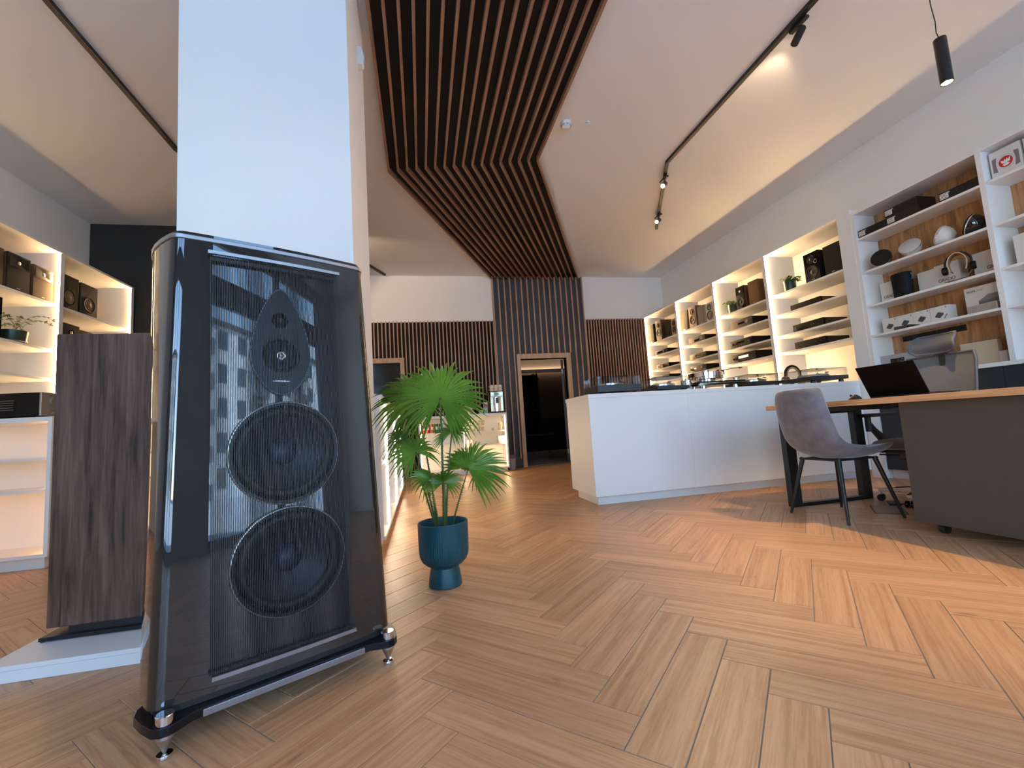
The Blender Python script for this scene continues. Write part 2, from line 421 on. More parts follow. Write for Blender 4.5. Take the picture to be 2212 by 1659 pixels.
# ------------------------------------------------------------------ slat features
def slat_panel(name, label, x0, x1, z0, z1, n, backing, proud, wslat, holes=(), zend=None):
    t = thing(name, label, 'wall panel', ((x0+x1)/2, YB-.001, 0))
    cx = (x0+x1)/2
    b = MB(); xs = [x0]+[e for h in holes for e in (h[0], h[1])]+[x1]
    for i in range(0, len(xs), 2):
        if xs[i+1] > xs[i]: b.box(xs[i]-cx, xs[i+1]-cx, -.018, 0, z0, z1)
    for h in holes: b.box(max(h[0], x0)-cx, min(h[1], x1)-cx, -.018, 0, h[2], z1)
    b.build('backing_board', backing, t)
    cache = {}
    for i in range(n):
        x = x0+wslat/2+(x1-x0-wslat)*i/(n-1)
        zb = z0
        for h in holes:
            if h[0]-wslat/2 < x < h[1]+wslat/2: zb = h[2]
        if zend and zb == z0: zb = zend(x)
        if round(zb, 3) not in cache:
            o = MB().box(-wslat/2, wslat/2, -.018-proud, -.018, zb, z1+.012).build('slat', PLY, t); cache[round(zb, 3)] = o.data
        else:
            o = bpy.data.objects.new('slat', cache[round(zb, 3)]); COL.objects.link(o); o.parent = t
        o.location = (x-cx, 0, 0)
    return t
F1 = (1.825, 2.905, 2.125)      # outer edges of the door frames
F2 = (-1.28, -.25, 2.12)
slat_panel('slat_panel', 'narrow pink-brown slat panel on the back wall behind the palm', -1.72, 1.43, .0, 2.775, 47, FELT, .030, .020, holes=((F2[0], F2[1], F2[2]),))
slat_panel('slat_panel', 'tall charcoal slat panel around the open door up to the ceiling', 1.432, 3.255, .0, 3.635, 17, FELTG, .045, .022, holes=((F1[0], F1[1], F1[2]),), zend=lambda x: .16 if x < 1.85 else 0.0)
slat_panel('slat_panel', 'dark red-brown slat panel between charcoal panel and lit bookcase', 3.257, 4.534, .0, 2.775, 23, FELTB, .038, .019)
def ceiling_slats():
    t = thing('ceiling_slat_feature', 'bent wooden slat feature running along the white ceiling', 'ceiling feature', (0, 0, CH))
    n = 17; XA, XB = -.228, 1.352; YA, YBn = 4.685, 4.325; dx = 1.64/3.36
    def line(f):
        x = XA+(XB-XA)*f; yb = YA+(YBn-YA)*f
        return (x, YF+.05), (x, yb), (x+(YB-.02-yb)*dx, YB-.02)
    p0, p1, p2 = line(0); q0, q1, q2 = line(1)
    b = MB()
    for poly in ((p0, q0, q1, p1), (p1, q1, q2, p2)): b.prism(list(poly), -.018, 0)
    b.build('backing_board', FELT, t)
    hw = .011
    for i in range(n):
        a, b_, c = line(i/(n-1))
        for k, (s, e) in enumerate(((a, b_), (b_, c))):
            s, e = Vector(s), Vector(e); d = (e-s).normalized(); nn = Vector((-d.y, d.x))
            # mitred ends at the bend
            d1 = Vector((0, 1)); d2 = Vector((dx, 1)).normalized(); bi = (Vector((-d1.y, d1.x))+Vector((-d2.y, d2.x))).normalized()
            mit = bi*(hw/bi.dot(nn))
            es = nn*hw if k == 0 else mit; ee = mit if k == 0 else Vector((-hw/ d.y, 0))
            L = (e-s).length; ang = math.atan2(d.y, d.x)
            R = Matrix.Rotation(-ang, 2)
            poly = [s-es, e-ee, e+ee, s+es]; loc = [R @ (p-s) for p in poly]
            o = MB().prism([(p.x, p.y) for p in loc], -.068, -.018).build('slat', PLYX, t)
            o.location = (s.x, s.y, 0); o.rotation_euler = (0, 0, ang)
ceiling_slats()

# ------------------------------------------------------------------ doors
def door_frame(k, f, inner, leafs):
    b = MB(); y0, y1 = YB-.045, YB+.14
    b.box(f[0], inner[0], y0, y1, 0, f[2]).box(inner[1], f[1], y0, y1, 0, f[2]).box(inner[0], inner[1], y0, y1, inner[2], f[2])
    return struct('door_%d' % k, b.build('door_%d' % k, OAKFRAME, bevel=.003))
d1 = door_frame(1, F1, D1, None)
DOORM = mat('door_leaf_charcoal', (.030, .033, .037), .45)
leaf = box('door_leaf', (-.045, 0, 0, .89, .01, D1[2]-.01), DOORM, d1); leaf.location = (D1[1]-.015, YB+.155, 0); leaf.rotation_euler = (0, 0, math.radians(-19))
for z in (1.78, .22):
    b = MB()
    for dz in (-.028, 0, .028): b.cyl((D1[1]-.04, YB+.142, z+dz-.012), (D1[1]-.04, YB+.142, z+dz+.012), .014, n=12)
    b.box(D1[1]-.058, D1[1]-.03, YB+.14, YB+.15, z-.045, z+.045).build('hinge', STEEL, d1)
d2 = door_frame(2, F2, D2, None)
box('door_leaf', (D2[0], D2[1], YB+.02, YB+.07, .005, D2[2]), mat('door_glass_dark', (.012, .016, .020), .12), d2)  # dark leaf fills the doorway, standing in for the dark interior behind
# room beyond the open door
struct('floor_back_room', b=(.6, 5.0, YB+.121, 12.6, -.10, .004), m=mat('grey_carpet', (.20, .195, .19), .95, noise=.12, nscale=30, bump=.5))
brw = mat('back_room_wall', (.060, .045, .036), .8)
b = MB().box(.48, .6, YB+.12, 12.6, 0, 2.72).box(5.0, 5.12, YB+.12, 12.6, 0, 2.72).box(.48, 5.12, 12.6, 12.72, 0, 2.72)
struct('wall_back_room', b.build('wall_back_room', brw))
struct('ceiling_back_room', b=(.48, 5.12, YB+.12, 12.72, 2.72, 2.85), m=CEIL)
struct('trim_1', b=(.6, 5.0, 12.47, 12.50, 2.30, 2.40), m=WALL)
tr = bpy.data.objects['trim_1']
box('led_strip', (1.0, 4.9, 12.51, 12.53, 2.33, 2.35), emit('cove_led', (1, .66, .40), 5.0), tr)
struct('cove_glow_board', b=(.6, 5.0, 12.58, 12.599, 2.41, 2.72), m=WALL)  # white board added over the dark wall so the cove glow shows
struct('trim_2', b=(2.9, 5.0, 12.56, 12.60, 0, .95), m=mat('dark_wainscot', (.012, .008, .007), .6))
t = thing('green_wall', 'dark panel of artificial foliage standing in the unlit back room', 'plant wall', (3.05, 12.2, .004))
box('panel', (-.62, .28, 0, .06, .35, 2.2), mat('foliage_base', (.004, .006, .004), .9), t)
b = MB(); random.seed(3)
for i in range(420):
    x, z, s = random.uniform(-.62, .3), random.uniform(.33, 2.22), random.uniform(.025, .055); a = random.uniform(0, 6.28)
    c, sn = math.cos(a)*s, math.sin(a)*s
    b.add([(x-c, -.01, z-sn), (x+sn*.5, -.05, z-c*.5), (x+c, -.03, z+sn), (x-sn*.5, -.04, z+c*.5)], [(0, 1, 2, 3)])
o = b.build('leaves', mat('dark_leaf', (.008, .013, .008), .5), t); o['kind'] = 'stuff'
t = thing('side_table', 'small round table on thin black legs in the dark back room', 'table', (2.95, 10.9, .004))
MB().lathe([(0, .50), (.38, .50), (.38, .52), (0, .52)], 28).build('table_top', mat('table_top_brown', (.10, .06, .035), .5), t, smooth=40)
for a in (.4, 1.97, 3.54, 5.11): MB().cyl((.3*math.cos(a), .3*math.sin(a), 0), (.2*math.cos(a), .2*math.sin(a), .5), .010, n=8).build('leg', BLACK, t)
# ------------------------------------------------------------------ lit bookcase on the right wall
SX = 4.54
DIV = [8.10, 6.975, 5.94, 4.88]            # lit dividers, then the white pilaster at 3.80
SHZ = [2.235, 1.968, 1.695, 1.478]
TOPZ = 2.79
t = thing('display_bookcase', 'tall white bookcase of lit bays running to the back corner', 'bookcase', (SX, 6.0, 0))
def lb(x0, x1, y0, y1, z0, z1): return (x0-SX, x1-SX, y0-6.0, y1-6.0, z0, z1)
BACKP = mat('white_back_panel', (.85, .82, .75), .55)
box('back_panel', lb(XR-.016, XR-.002, 3.80, 8.10, 0, TOPZ), BACKP, t)
box('top_panel', lb(SX, XR-.016, 3.65, 8.10, TOPZ, TOPZ+.022), WHITE, t)
box('plinth', lb(SX+.05, XR-.016, 3.80, 8.10, .001, .09), WHITE2, t)
for i, y in enumerate(DIV):
    y1 = min(y+.018, 8.098)
    box('divider', lb(SX+.001, XR-.016, y-.018, y1, .09, TOPZ), WHITE, t)
    MB().prism([(SX+.0012, y-.0300), (SX+.0262, y-.0185), (SX+.0012, y-.0185)], .95, TOPZ-.005, lambda a, b_, q: (a-SX, b_-6.0, q)).build('led_strip', LEDM, t)
    box('led_profile', lb(SX-.002, SX+.0010, y-.0305, y1, .95, TOPZ-.005), WHITE, t)
box('pilaster', lb(SX, XR-.016, 3.65, 3.80, .0, TOPZ), WHITE, t)
edges = DIV+[3.80]
for i in range(4):
    for z in SHZ+[1.0]:
        box('shelf', lb(SX+.03, XR-.016, edges[i+1]+(.018 if i < 3 else 0), edges[i]-.018, z-.022, z), WHITE, t, bevel=.0015)

# ------------------------------------------------------------------ wood backed bookcase
WB = 4.81
t = thing('wood_back_bookcase', 'white bookcase with walnut back panel behind the office chair', 'bookcase', (SX, 3.0, 0))
def wb(x0, x1, y0, y1, z0, z1): return (x0-SX, x1-SX, y0-3.0, y1-3.0, z0, z1)
YE = .2
box('back_panel', wb(WB, WB+.018, YE, 3.612, 1.02, 2.74), WOODBACK, t)
box('carcass_back', wb(WB+.018, XR-.002, YE, 3.64, 1.0195, 2.76), WHITE, t)
box('top_panel', wb(SX, WB, YE, 3.64, 2.735, 2.76), WHITE, t)
box('side_panel', wb(SX+.004, WB, 3.612, 3.648, 1.02, 2.735), WHITE, t)
DV = [(2.532, 2.568), (1.35, 1.386)]
for a, b_ in DV: box('divider', wb(SX, WB, a, b_, 1.02, 2.735), WHITE, t)
WZ = [2.475, 2.116, 1.757, 1.449]
bays = [(2.568, 3.612), (1.386, 2.532), (YE, 1.35)]
for a, b_ in bays:
    for z in WZ: box('shelf', wb(SX+.006, WB, a, b_, z-.022, z), WHITE, t, bevel=.0015)
v = box('vent_grille', wb(WB-.012, WB-.001, 2.975, 3.505, 1.352, 1.405), BLACK, t)
for i in range(12): MB().box(WB-.016-SX, WB-.012-SX, 2.985+i*.043-3.0, 3.018+i*.043-3.0, 1.357, 1.400).build('vent_slat', mat('vent_dark', (.004, .004, .004), .7), v)
# low anthracite cabinets below
tag(box('worktop', (SX-.005, WB+.2, YE, 3.648, .985, 1.019), WHITE, bevel=.002), 'white worktop ledge over the dark low cabinets', 'worktop')
ys = [3.646, 2.98, 2.63, 1.98, 1.3, YE]
lows = ['dark low cabinet at the white counter end beneath the picture box', 'dark low cabinet behind the office chair seat', 'dark low cabinet right of the office chair backrest', 'dark low cabinet below the empty right shelves', 'dark low cabinet furthest right beneath the shelves']
for i in range(5):
    t = thing('low_cabinet', lows[i], 'cabinet', (SX+.02, (ys[i]+ys[i+1])/2, 0), group='dark low cabinets below the walnut bookcase')
    h = (ys[i]-ys[i+1])/2
    box('body', (.018, WB-SX+.15, -h, h, .09, .984), ANTHR, t)
    box('door', (0, .017, -h+.0015, h-.0015, .092, .982), ANTHR, t, bevel=.001)
    box('plinth', (.05, WB-SX+.15, -h, h, .001, .089), WHITE2, t)

# ------------------------------------------------------------------ white counter
YC0, YC1 = 3.79, 4.42; CX0, CX1 = 1.50, SX-.006
for k, (a, b_, lab) in enumerate(((CX0, 2.50, 'white counter unit at the open left end below the turntables'), (2.501, 3.52, 'white counter unit in the middle behind the grey chair'), (3.521, CX1, 'white counter unit meeting the white bookcase pilaster'))):
    t = thing('counter_unit', lab, 'counter', ((a+b_)/2, YC0, 0), group='white counter units')
    h = (b_-a)/2
    box('body', (-h, h, .018, YC1-YC0, .082, .966), WHITE, t)
    box('front_panel', (-h, h, 0, .017, .080, .966), WHITE, t, bevel=.001)
    box('plinth', (-h+(.04 if k == 0 else -.0), h, .055, YC1-YC0-.05, .001, .080), WHITE2, t)
tag(box('counter_worktop', (CX0-.002, SX-.004, YC0-.002, YC1+.02, .967, 1.004), WHITE, bevel=.0015), 'long white counter top carrying the row of turntables', 'counter top')

# ------------------------------------------------------------------ left wall: lit bookcase and lit low counter
LX = -3.48
t = thing('display_bookcase', 'lit white bookcase of speakers along the left wall', 'bookcase', (LX, 5.0, 0))
def ll(x0, x1, y0, y1, z0, z1): return (x0-LX, x1-LX, y0-5.0, y1-5.0, z0, z1)
box('back_panel', ll(XL+.002, XL+.016, 3.0, 6.26, 0, TOPZ), BACKP, t)
box('top_panel', ll(XL+.016, LX, 3.0, 6.26, TOPZ, TOPZ+.022), WHITE, t)
for y, led in ((5.13, 1), (6.235, 1), (4.05, 1), (3.02, 0)):
    box('divider', ll(XL+.016, LX-.001, y-.018, y+.018, 0.0, TOPZ), WHITE, t)
    if led:
        MB().prism([(LX-.0262, y-.0185), (LX-.0012, y-.0300), (LX-.0012, y-.0185)], 1.06, TOPZ-.005, lambda a, b_, q: (a-LX, b_-5.0, q)).build('led_strip', LEDL, t)
        box('led_profile', ll(LX-.0010, LX+.002, y-.0305, y+.018, 1.06, TOPZ-.005), WHITE, t)
for a, b_ in ((5.148, 6.217), (4.068, 5.112), (3.038, 4.032)):
    for z in (2.262, 1.80, 1.51, 1.03): box('shelf', ll(XL+.016, LX-.03, a, b_, z-.024, z), WHITE, t, bevel=.0015)
# open lit counter in front, facing the window
t = thing('lit_counter', 'white open-fronted lit counter under the silver amplifier', 'counter', (-2.515, 3.66, 0))
def lc(x0, x1, y0, y1, z0, z1): return (x0+2.515, x1+2.515, y0-3.66, y1-3.66, z0, z1)
L0 = -3.46
box('top_panel', lc(L0, -2.515, 3.66, 4.2, .998, 1.032), WHITE, t, bevel=.0015)
box('side_panel', lc(-2.54, -2.515, 3.66, 4.2, .08, .998), WHITE, t, bevel=.001)
box('side_panel', lc(L0, L0+.025, 3.66, 4.2, .08, .998), WHITE, t)
box('back_panel', lc(L0+.025, -2.54, 4.0, 4.02, .08, .998), BACKP, t)
box('bottom_panel', lc(L0+.025, -2.54, 3.66, 4.0, .08, .102), WHITE, t)
for z in (.752, .532): box('shelf', lc(L0+.025, -2.54, 3.69, 4.0, z-.018, z), WHITE, t)
box('plinth', lc(L0, -2.555, 3.70, 4.15, .001, .08), WHITE2, t)
box('led_strip', lc(-2.560, -2.545, 3.70, 3.712, .11, .99), LEDW, t)
box('led_strip', lc(L0+.03, L0+.045, 3.70, 3.712, .11, .99), LEDW, t)

# ------------------------------------------------------------------ low lit shelving beside the column
t = thing('low_shelving', 'long low white shelving with bright vertical light strips behind the palm', 'shelving', (-.255, 4.65, 0))
def lo(x0, x1, y0, y1, z0, z1): return (x0+.255, x1+.255, y0-4.65, y1-4.65, z0, z1)
A0, A1 = 3.06, 6.25
box('top_panel', lo(-.70, -.255, A0, A1, .995, 1.03), WHITE, t, bevel=.0015)
box('back_panel', lo(-.70, -.685, A0, A1, .075, .995), BACKP, t)
box('bottom_panel', lo(-.685, -.255, A0, A1, .075, .098), WHITE, t)
box('plinth', lo(-.66, -.30, A0, A1, .001, .075), WHITE2, t)
for y in (A0+.012, 3.45, 4.52, 5.70, A1-.012):
    box('divider', lo(-.685, -.268, y-.012, y+.012, .098, .995), WHITE, t)
    if A0+.1 < y < A1-.1: box('led_strip', lo(-.268, -.254, y-.014, y+.014, .12, .985), LEDC, t)
for a, b_ in ((3.085, 3.438), (3.462, 4.508), (4.532, 5.688), (5.712, 6.225)):
    box('shelf', lo(-.685, -.275, a, b_, .55, .572), WHITE, t)

# ------------------------------------------------------------------ coffee cabinet on the back wall
CF = 7.55
t = thing('coffee_cabinet', 'white lit open cabinet under the coffee machine at the back', 'cabinet', (.70, CF, 0))
def cc(x0, x1, y0, y1, z0, z1): return (x0-.70, x1-.70, y0-CF, y1-CF, z0, z1)
box('top_panel', cc(-.05, 1.46, CF, 8.05, .975, 1.015), WHITE, t, bevel=.0015)
box('back_panel', cc(-.03, 1.435, 7.98, 8.0, .065, .975), BACKP, t)
box('bottom_panel', cc(-.03, 1.435, CF, 7.98, .065, .09), WHITE, t)
box('plinth', cc(-.02, 1.43, CF+.04, 8.0, .001, .065), WHITE2, t)
for a in (-.05, .675, 1.435): box('divider', cc(a, a+.025, CF, 8.0, .065, .975), WHITE, t)
for a in (1.420, .70, -.02): box('led_strip', cc(a, a+.010, CF+.01, CF+.022, .1, .965), LEDF, t)
for a, b_, zz in ((-.025, .675, (.738, .545)), (.70, 1.435, (.716, .492))):
    for z in zz: box('shelf', cc(a, b_, CF+.03, 7.98, z-.02, z), WHITE, t)

# ------------------------------------------------------------------ desk
t = thing('office_desk', 'oak-topped desk on a black metal loop frame', 'desk', (3.14, 2.2, 0))
def dk(x0, x1, y0, y1, z0, z1): return (x0-3.14, x1-3.14, y0-2.2, y1-2.2, z0, z1)
box('table_top', dk(2.70, 3.58, 1.18, 3.05, .748, .785), DESKWOOD, t, bevel=.002)
for y in (2.985, 1.235):
    b = MB(); w_, d_ = .085, .05
    b.box(*dk(2.765, 2.765+w_, y-d_/2, y+d_/2, 0.001, .735)).box(*dk(3.52-w_, 3.52, y-d_/2, y+d_/2, .001, .735))
    b.box(*dk(2.765+w_, 3.52-w_, y-d_/2, y+d_/2, .001, .026)).box(*dk(2.765+w_, 3.52-w_, y-d_/2, y+d_/2, .695, .735))
    b.build('leg_frame', SATIN, t, bevel=.002)
b = MB().box(*dk(2.92, 2.96, 2.13, 2.96, .715, .747)).box(*dk(3.44, 3.48, 1.28, 2.96, .715, .747)).box(*dk(2.765, 3.52, 2.96, 3.01, .735, .748))
b.build('under_rail', SATIN, t)
t = thing('desk_pedestal', 'taupe pedestal cabinet on castors under the near end of the desk', 'cabinet', (2.98, 1.68, 0))
box('side_panel', (-.205, -.187, -.37, .425, .062, .7465), TAUPE, t, bevel=.001)
box('body', (-.187, .40, -.37, .425, .075, .7465), TAUPE, t)
box('front_panel', (.40, .418, -.37, .425, .075, .7465), TAUPE, t, bevel=.001)
for x in (-.12, .33):
    for y in (-.30, .34):
        c = MB().lathe([(0, -.016), (.026, -.016), (.028, -.010), (.028, .010), (.026, .016), (0, .016)], 20, (x, y, .029), 'Y').build('castor', BLACK, t, smooth=40)
        MB().box(x-.02, x+.02, y-.02, y+.02, .05, .074).build('fork', SATIN, c)
# ------------------------------------------------------------------ the big glossy loudspeaker
def hero():
    T = thing('floor_loudspeaker', 'tall glossy dark loudspeaker with string grille on silver spiked feet', 'loudspeaker', (-.397, 1.469, 0), math.radians(29.08))
    LEAN = .040
    VENEER = wood('dark_veneer_lacquer', (.0050, .0040, .0040), (.0165, .0128, .0122), 'X', 1.8, .5, coat=1.0, stretch=40, rot=math.radians(-33), lines=1.6, coatr=.012)
    VENEER.node_tree.nodes['Principled BSDF'].inputs['Specular IOR Level'].default_value = .15; VENEER.node_tree.nodes['Principled BSDF'].inputs['Coat IOR'].default_value = 1.75
    LEATH = mat('black_leather', (.005, .0065, .013), .42, bump=.3, bscale=500)  # blue of the mirrored sky put into the black leather colour
    z0, z1 = .098, 1.366; CXO = -.004
    def hw(z): return .326+(.288-.326)*(z-z0)/(z1-z0)
    def section(z, grow=0.0):
        w_ = hw(z)+grow; r = .038; ly = LEAN*z; pts = []
        yf = lambda x: .028-.014*(1-(x/w_)**2)-grow
        for i in range(15):
            x = -(w_-r)+2*(w_-r)*i/14; pts.append((x, yf(x)))
        y0 = yf(w_-r); cy = y0+r; fl = math.radians(13+9*(z-z0)/(z1-z0))
        for i in range(1, 7):
            a = -PI/2+(PI/2-fl)*i/6; pts.append((w_-r+r*math.cos(a), cy+r*math.sin(a)))
        for i in range(1, 9):
            q = .42*i/8; pts.append((w_-r+r*math.cos(fl)+math.tan(fl)*q-1.15*q*q, cy-r*math.sin(fl)+q))
        right = [p for p in pts if p[0] > -(w_-r)+1e-6 or True]
        back = [(-x, y) for x, y in reversed(pts[15:])]
        poly = pts+back
        return [(x+CXO, y+ly, z) for x, y in poly]
    levels = [z0+(z1-z0)*i/6 for i in range(7)]
    secs = [section(z) for z in levels]; n = len(secs[0])
    vs = [p for s in secs for p in s]; fs = []
    for j in range(6):
        for i in range(n): fs.append((j*n+i, j*n+(i+1) % n, (j+1)*n+(i+1) % n, (j+1)*n+i))
    fs += [tuple(reversed(range(n))), tuple(range(6*n, 7*n))]
    body = MB().add(vs, fs).build('cabinet', VENEER, T, smooth=30)
    def front(x, z): # baffle surface depth
        w_ = hw(z); return .028-.014*(1-((x-CXO)/w_)**2)+LEAN*z
    drv = [(0, .718, .158), (.006, .393, .160)]
    # teardrop plate carrying midrange and tweeter
    zc, zt, zb, wd = 1.024, 1.245, .897, .088
    def drop(k=1.0):
        pts = []
        for i in range(48):
            a = 2*PI*i/48; c, s_ = math.cos(a), math.sin(a)
            if s_ >= 0: x = wd*c*(1-.36*s_**1.5); z = zc+(zt-zc)*s_
            else: x = wd*c*(1-.16*(-s_)**1.5); z = zc-(zc-zb)*(-s_)
            x = math.copysign(abs(x)**1.0, x)
            pts.append((x*k-.008, zc+(z-zc)*k))
        return pts
    dp = drop(); plate = MB()
    f0 = lambda a, b, q: (a, front(a, b)-q, b)
    plate.prism(dp, -.02, .010, lambda a, b, q: (a, front(a, b)-q, b))
    plate.f = [tuple(f) for f in plate.f]
    po = plate.build('driver_plate', LEATH, T, smooth=30)
    holes = drv+[(-.009, 1.024, .058), (-.010, 1.138, .0255)]
    # cut the driver openings
    for o, hs in ((body, holes), (po, holes[2:])):
        cut = MB()
        for x, z, r in hs:
            y = front(x, z); cut.cyl((x, y-.05, z), (x, y+.075, z), r-.004, n=48)
        co = cut.build('cutter', BLACK, T)
        md = o.modifiers.new('b', 'BOOLEAN'); md.operation = 'DIFFERENCE'; md.object = co; md.solver = 'EXACT'
        bpy.context.view_layer.update()
        dg = bpy.context.evaluated_depsgraph_get(); me = bpy.data.meshes.new_from_object(o.evaluated_get(dg))
        o.modifiers.clear(); o.data = me
        me.shade_smooth(); bpy.data.objects.remove(co)
        # true surface normals of the curved cabinet, so that the lacquer mirrors cleanly
        if o is body:
            nl = []
            for pl in me.polygons:
                c = pl.center; inhole = any((c.x-x)**2+(c.z-z)**2 < (r-.0035)**2 for x, z, r in hs) and abs(pl.normal.y) < .9 and c.y < .2
                flat = abs(pl.normal.z) > .9 or inhole or (c.y > .1 and any((c.x-x)**2+(c.z-z)**2 < (r-.003)**2 for x, z, r in hs) and c.y < .2)
                for li in pl.loop_indices:
                    v = me.vertices[me.loops[li].vertex_index].co
                    if flat: nl.append(pl.normal.copy()); continue
                    sec = section(min(max(v.z, z0), z1)); m_ = len(sec); best = None
                    for i in range(m_):
                        ax, ay = sec[i][0], sec[i][1]; bx_, by_ = sec[(i+1) % m_][0], sec[(i+1) % m_][1]
                        dx, dy = bx_-ax, by_-ay; L2 = dx*dx+dy*dy
                        if L2 < 1e-12: continue
                        t_ = min(1, max(0, ((v.x-ax)*dx+(v.y-ay)*dy)/L2)); d2 = (ax+dx*t_-v.x)**2+(ay+dy*t_-v.y)**2
                        if best is None or d2 < best[0]: best = (d2, i, t_)
                    i, t_ = best[1], best[2]
                    def vn(k):
                        p, q = sec[(k-1) % m_], sec[(k+1) % m_]; return Vector((q[1]-p[1], -(q[0]-p[0]), 0)).normalized()
                    a_, b2 = vn(i), vn((i+1) % m_)
                    if a_.dot(b2) < .5: nn = pl.normal.copy()
                    else: nn = a_.lerp(b2, t_); nn.z = -nn.y*-LEAN*-1 if False else (-nn.y*LEAN); nn.normalize()
                    if nn.dot(pl.normal) < .3: nn = pl.normal.copy()
                    nl.append(nn)
            me.normals_split_custom_set(nl)
        else: me.set_sharp_from_angle(angle=math.radians(30))
    RUB = mat('rubber_surround', (.006, .006, .007), .5); CONE = mat('woofer_cone', (.005, .0075, .018), .42, bump=.2, bscale=300)  # cone tinted navy to stand in for reflected sky
    CAP = mat('dust_cap', (.014, .022, .055), .30)  # cap colour carries the same painted sky blue
    for x, z, r in drv:
        y = front(x, z); c = (x, y, z)
        wf = MB().lathe([(r, .01), (r+.001, -.004), (r-.004, -.009), (r-.012, -.009), (r-.016, -.003), (r-.017, .02)], 64, c, 'Y').build('woofer', mat('woofer_frame', (.016, .016, .019), .3, metal=.5), T, smooth=40)
        MB().lathe([(r-.0005, -.0055), (r+.0008, -.0075), (r-.0005, -.0095), (r-.003, -.0098)], 64, c, 'Y').build('trim_ring', STEEL, wf, smooth=60)
        MB().lathe([(r-.016, .004), (r-.022, -.006), (r-.032, -.010), (r-.042, -.005), (r-.046, .004)], 64, c, 'Y').build('surround', RUB, wf, smooth=60)
        MB().lathe([(r-.045, .003), (r-.060, .012), (.075, .026), (.038, .040)], 64, c, 'Y').build('cone', CONE, wf, smooth=60)
        MB().lathe([(.040, .040), (.041, .034), (.039, .030), (.033, .022), (.022, .015), (.010, .0115), (0, .0105)], 40, c, 'Y').build('dust_cap', CAP, wf, smooth=80)
        MB().lathe([(r-.0165, .02), (0, .07)], 32, c, 'Y').build('basket', BLACK, wf)
    x, z, r = holes[2]; y = front(x, z)-.010; c = (x, y, z)
    mf = MB().lathe([(r-.003, .03), (r-.002, -.001), (r-.006, -.004), (r-.010, -.002), (r-.013, .004), (r-.016, .002)], 48, c, 'Y').build('midrange', RUB, T, smooth=50)
    MB().lathe([(r-.015, .002), (.030, .018), (.012, .026)], 48, c, 'Y').build('cone', mat('mid_cone', (.014, .015, .020), .5), mf, smooth=60)
    MB().lathe([(.0165, .026), (.0160, .006), (.0130, -.001), (.0115, .002), (.0105, .004), (.009, -.001), (.004, -.005), (0, -.006)], 32, c, 'Y').build('phase_plug', CHROME, mf, smooth=40)
    MB().lathe([(r-.004, .02), (0, .06)], 32, c, 'Y').build('basket', BLACK, mf)
    x, z, r = holes[3]; y = front(x, z)-.010; c = (x, y, z)
    tf = MB().lathe([(r-.003, .03), (r-.001, -.001), (r-.003, -.0025), (r-.005, .001), (.014, .010)], 40, c, 'Y').build('tweeter', BLACKGLOSS, T, smooth=50)
    MB().lathe([(.0145, .011), (.012, .002), (.007, -.003), (0, -.005)], 32, c, 'Y').build('dome', mat('silk_dome', (.03, .022, .03), .35), tf, smooth=80)
    MB().lathe([(.0165, .004), (.0172, .003), (.0165, .002)], 32, c, 'Y').build('trim_ring', SILVERF, tf, smooth=80)
    # stitched edge of the plate
    st = MB(); pts = [(a, front(a, b)-.0105, b) for a, b in drop(.985)]
    k = len(pts)
    for i in range(k):
        p, q = Vector(pts[i]), Vector(pts[(i+1) % k])
        for s0, s1 in ((.05, .42), (.55, .92)): st.tube([p.lerp(q, s0), p.lerp(q, s1)], .0011, 5)
    o = st.build('stitching', mat('grey_thread', (.30, .31, .36), .6), po); o['kind'] = 'stuff'
    bx = -.010; zz = .941
    bd = [(bx+.026*math.cos(2*PI*i/24), zz+.0024*math.sin(2*PI*i/24)) for i in range(24)]
    MB().prism(bd, .008, .0125, lambda a, b, q: (a, front(a, b)-q, b)).build('badge', STEEL, po)
    # string grille between two silver bars
    gx0, gx1 = -.196, .176
    def bar(name, zz, h, off, m, x0=gx0-.006, x1=gx1+.006, d=.010):
        b = MB(); k = 14; vs = []; fs = []
        for i in range(k+1):
            x = x0+(x1-x0)*i/k; y = front(x, zz)-off
            vs += [(x, y-d, zz-h/2), (x, y-d, zz+h/2), (x, y, zz+h/2), (x, y, zz-h/2)]
        for i in range(k):
            for j in range(4): fs.append((i*4+j, i*4+(j+1) % 4, i*4+4+(j+1) % 4, i*4+4+j))
        fs += [(3, 2, 1, 0), (k*4, k*4+1, k*4+2, k*4+3)]
        return b.add(vs, fs).build(name, m, T)
    bar('grille_bar', 1.328, .010, .016, GREYMETAL); bar('grille_bar', .138, .011, .014, GREYMETAL, gx0, gx1+.014)
    bar('grille_rail', 1.309, .010, .004, BLACK, gx0, gx1-.004, .012); bar('grille_rail', .150, .008, .004, BLACK, d=.012)
    b = MB(); ns = 88
    for i in range(ns):
        f = i/(ns-1); xt = gx0+(gx1-gx0)*f; xb = gx0+(gx1+.010-gx0)*f; yt, yb = front(xt, 1.32)-.019, front(xb, .145)-.019
        h = .00075
        b.add([(xb-h, yb-h, .142), (xb+h, yb-h, .142), (xb+h, yb+h, .142), (xb-h, yb+h, .142), (xt-h, yt-h, 1.324), (xt+h, yt-h, 1.324), (xt+h, yt+h, 1.324), (xt-h, yt+h, 1.324)],
              [(0, 1, 5, 4), (1, 2, 6, 5), (2, 3, 7, 6), (3, 0, 4, 7)])
    o = b.build('grille_strings', mat('grille_string', (.010, .010, .012), .4), T); o['kind'] = 'stuff'; o['label'] = 'black elastic grille strings'
    # top lid with metal rim
    tp = [(p[0], p[1]) for p in section(z1, .003)]
    MB().prism(tp, z1, z1+.014).build('top_rim', GREYMETAL, T, smooth=30, bevel=.002)
    MB().prism([(x*.965-.0003, .24+(y-.24)*.965) for x, y in tp], z1+.014, z1+.024).build('top_lid', VENEER, T, smooth=30)
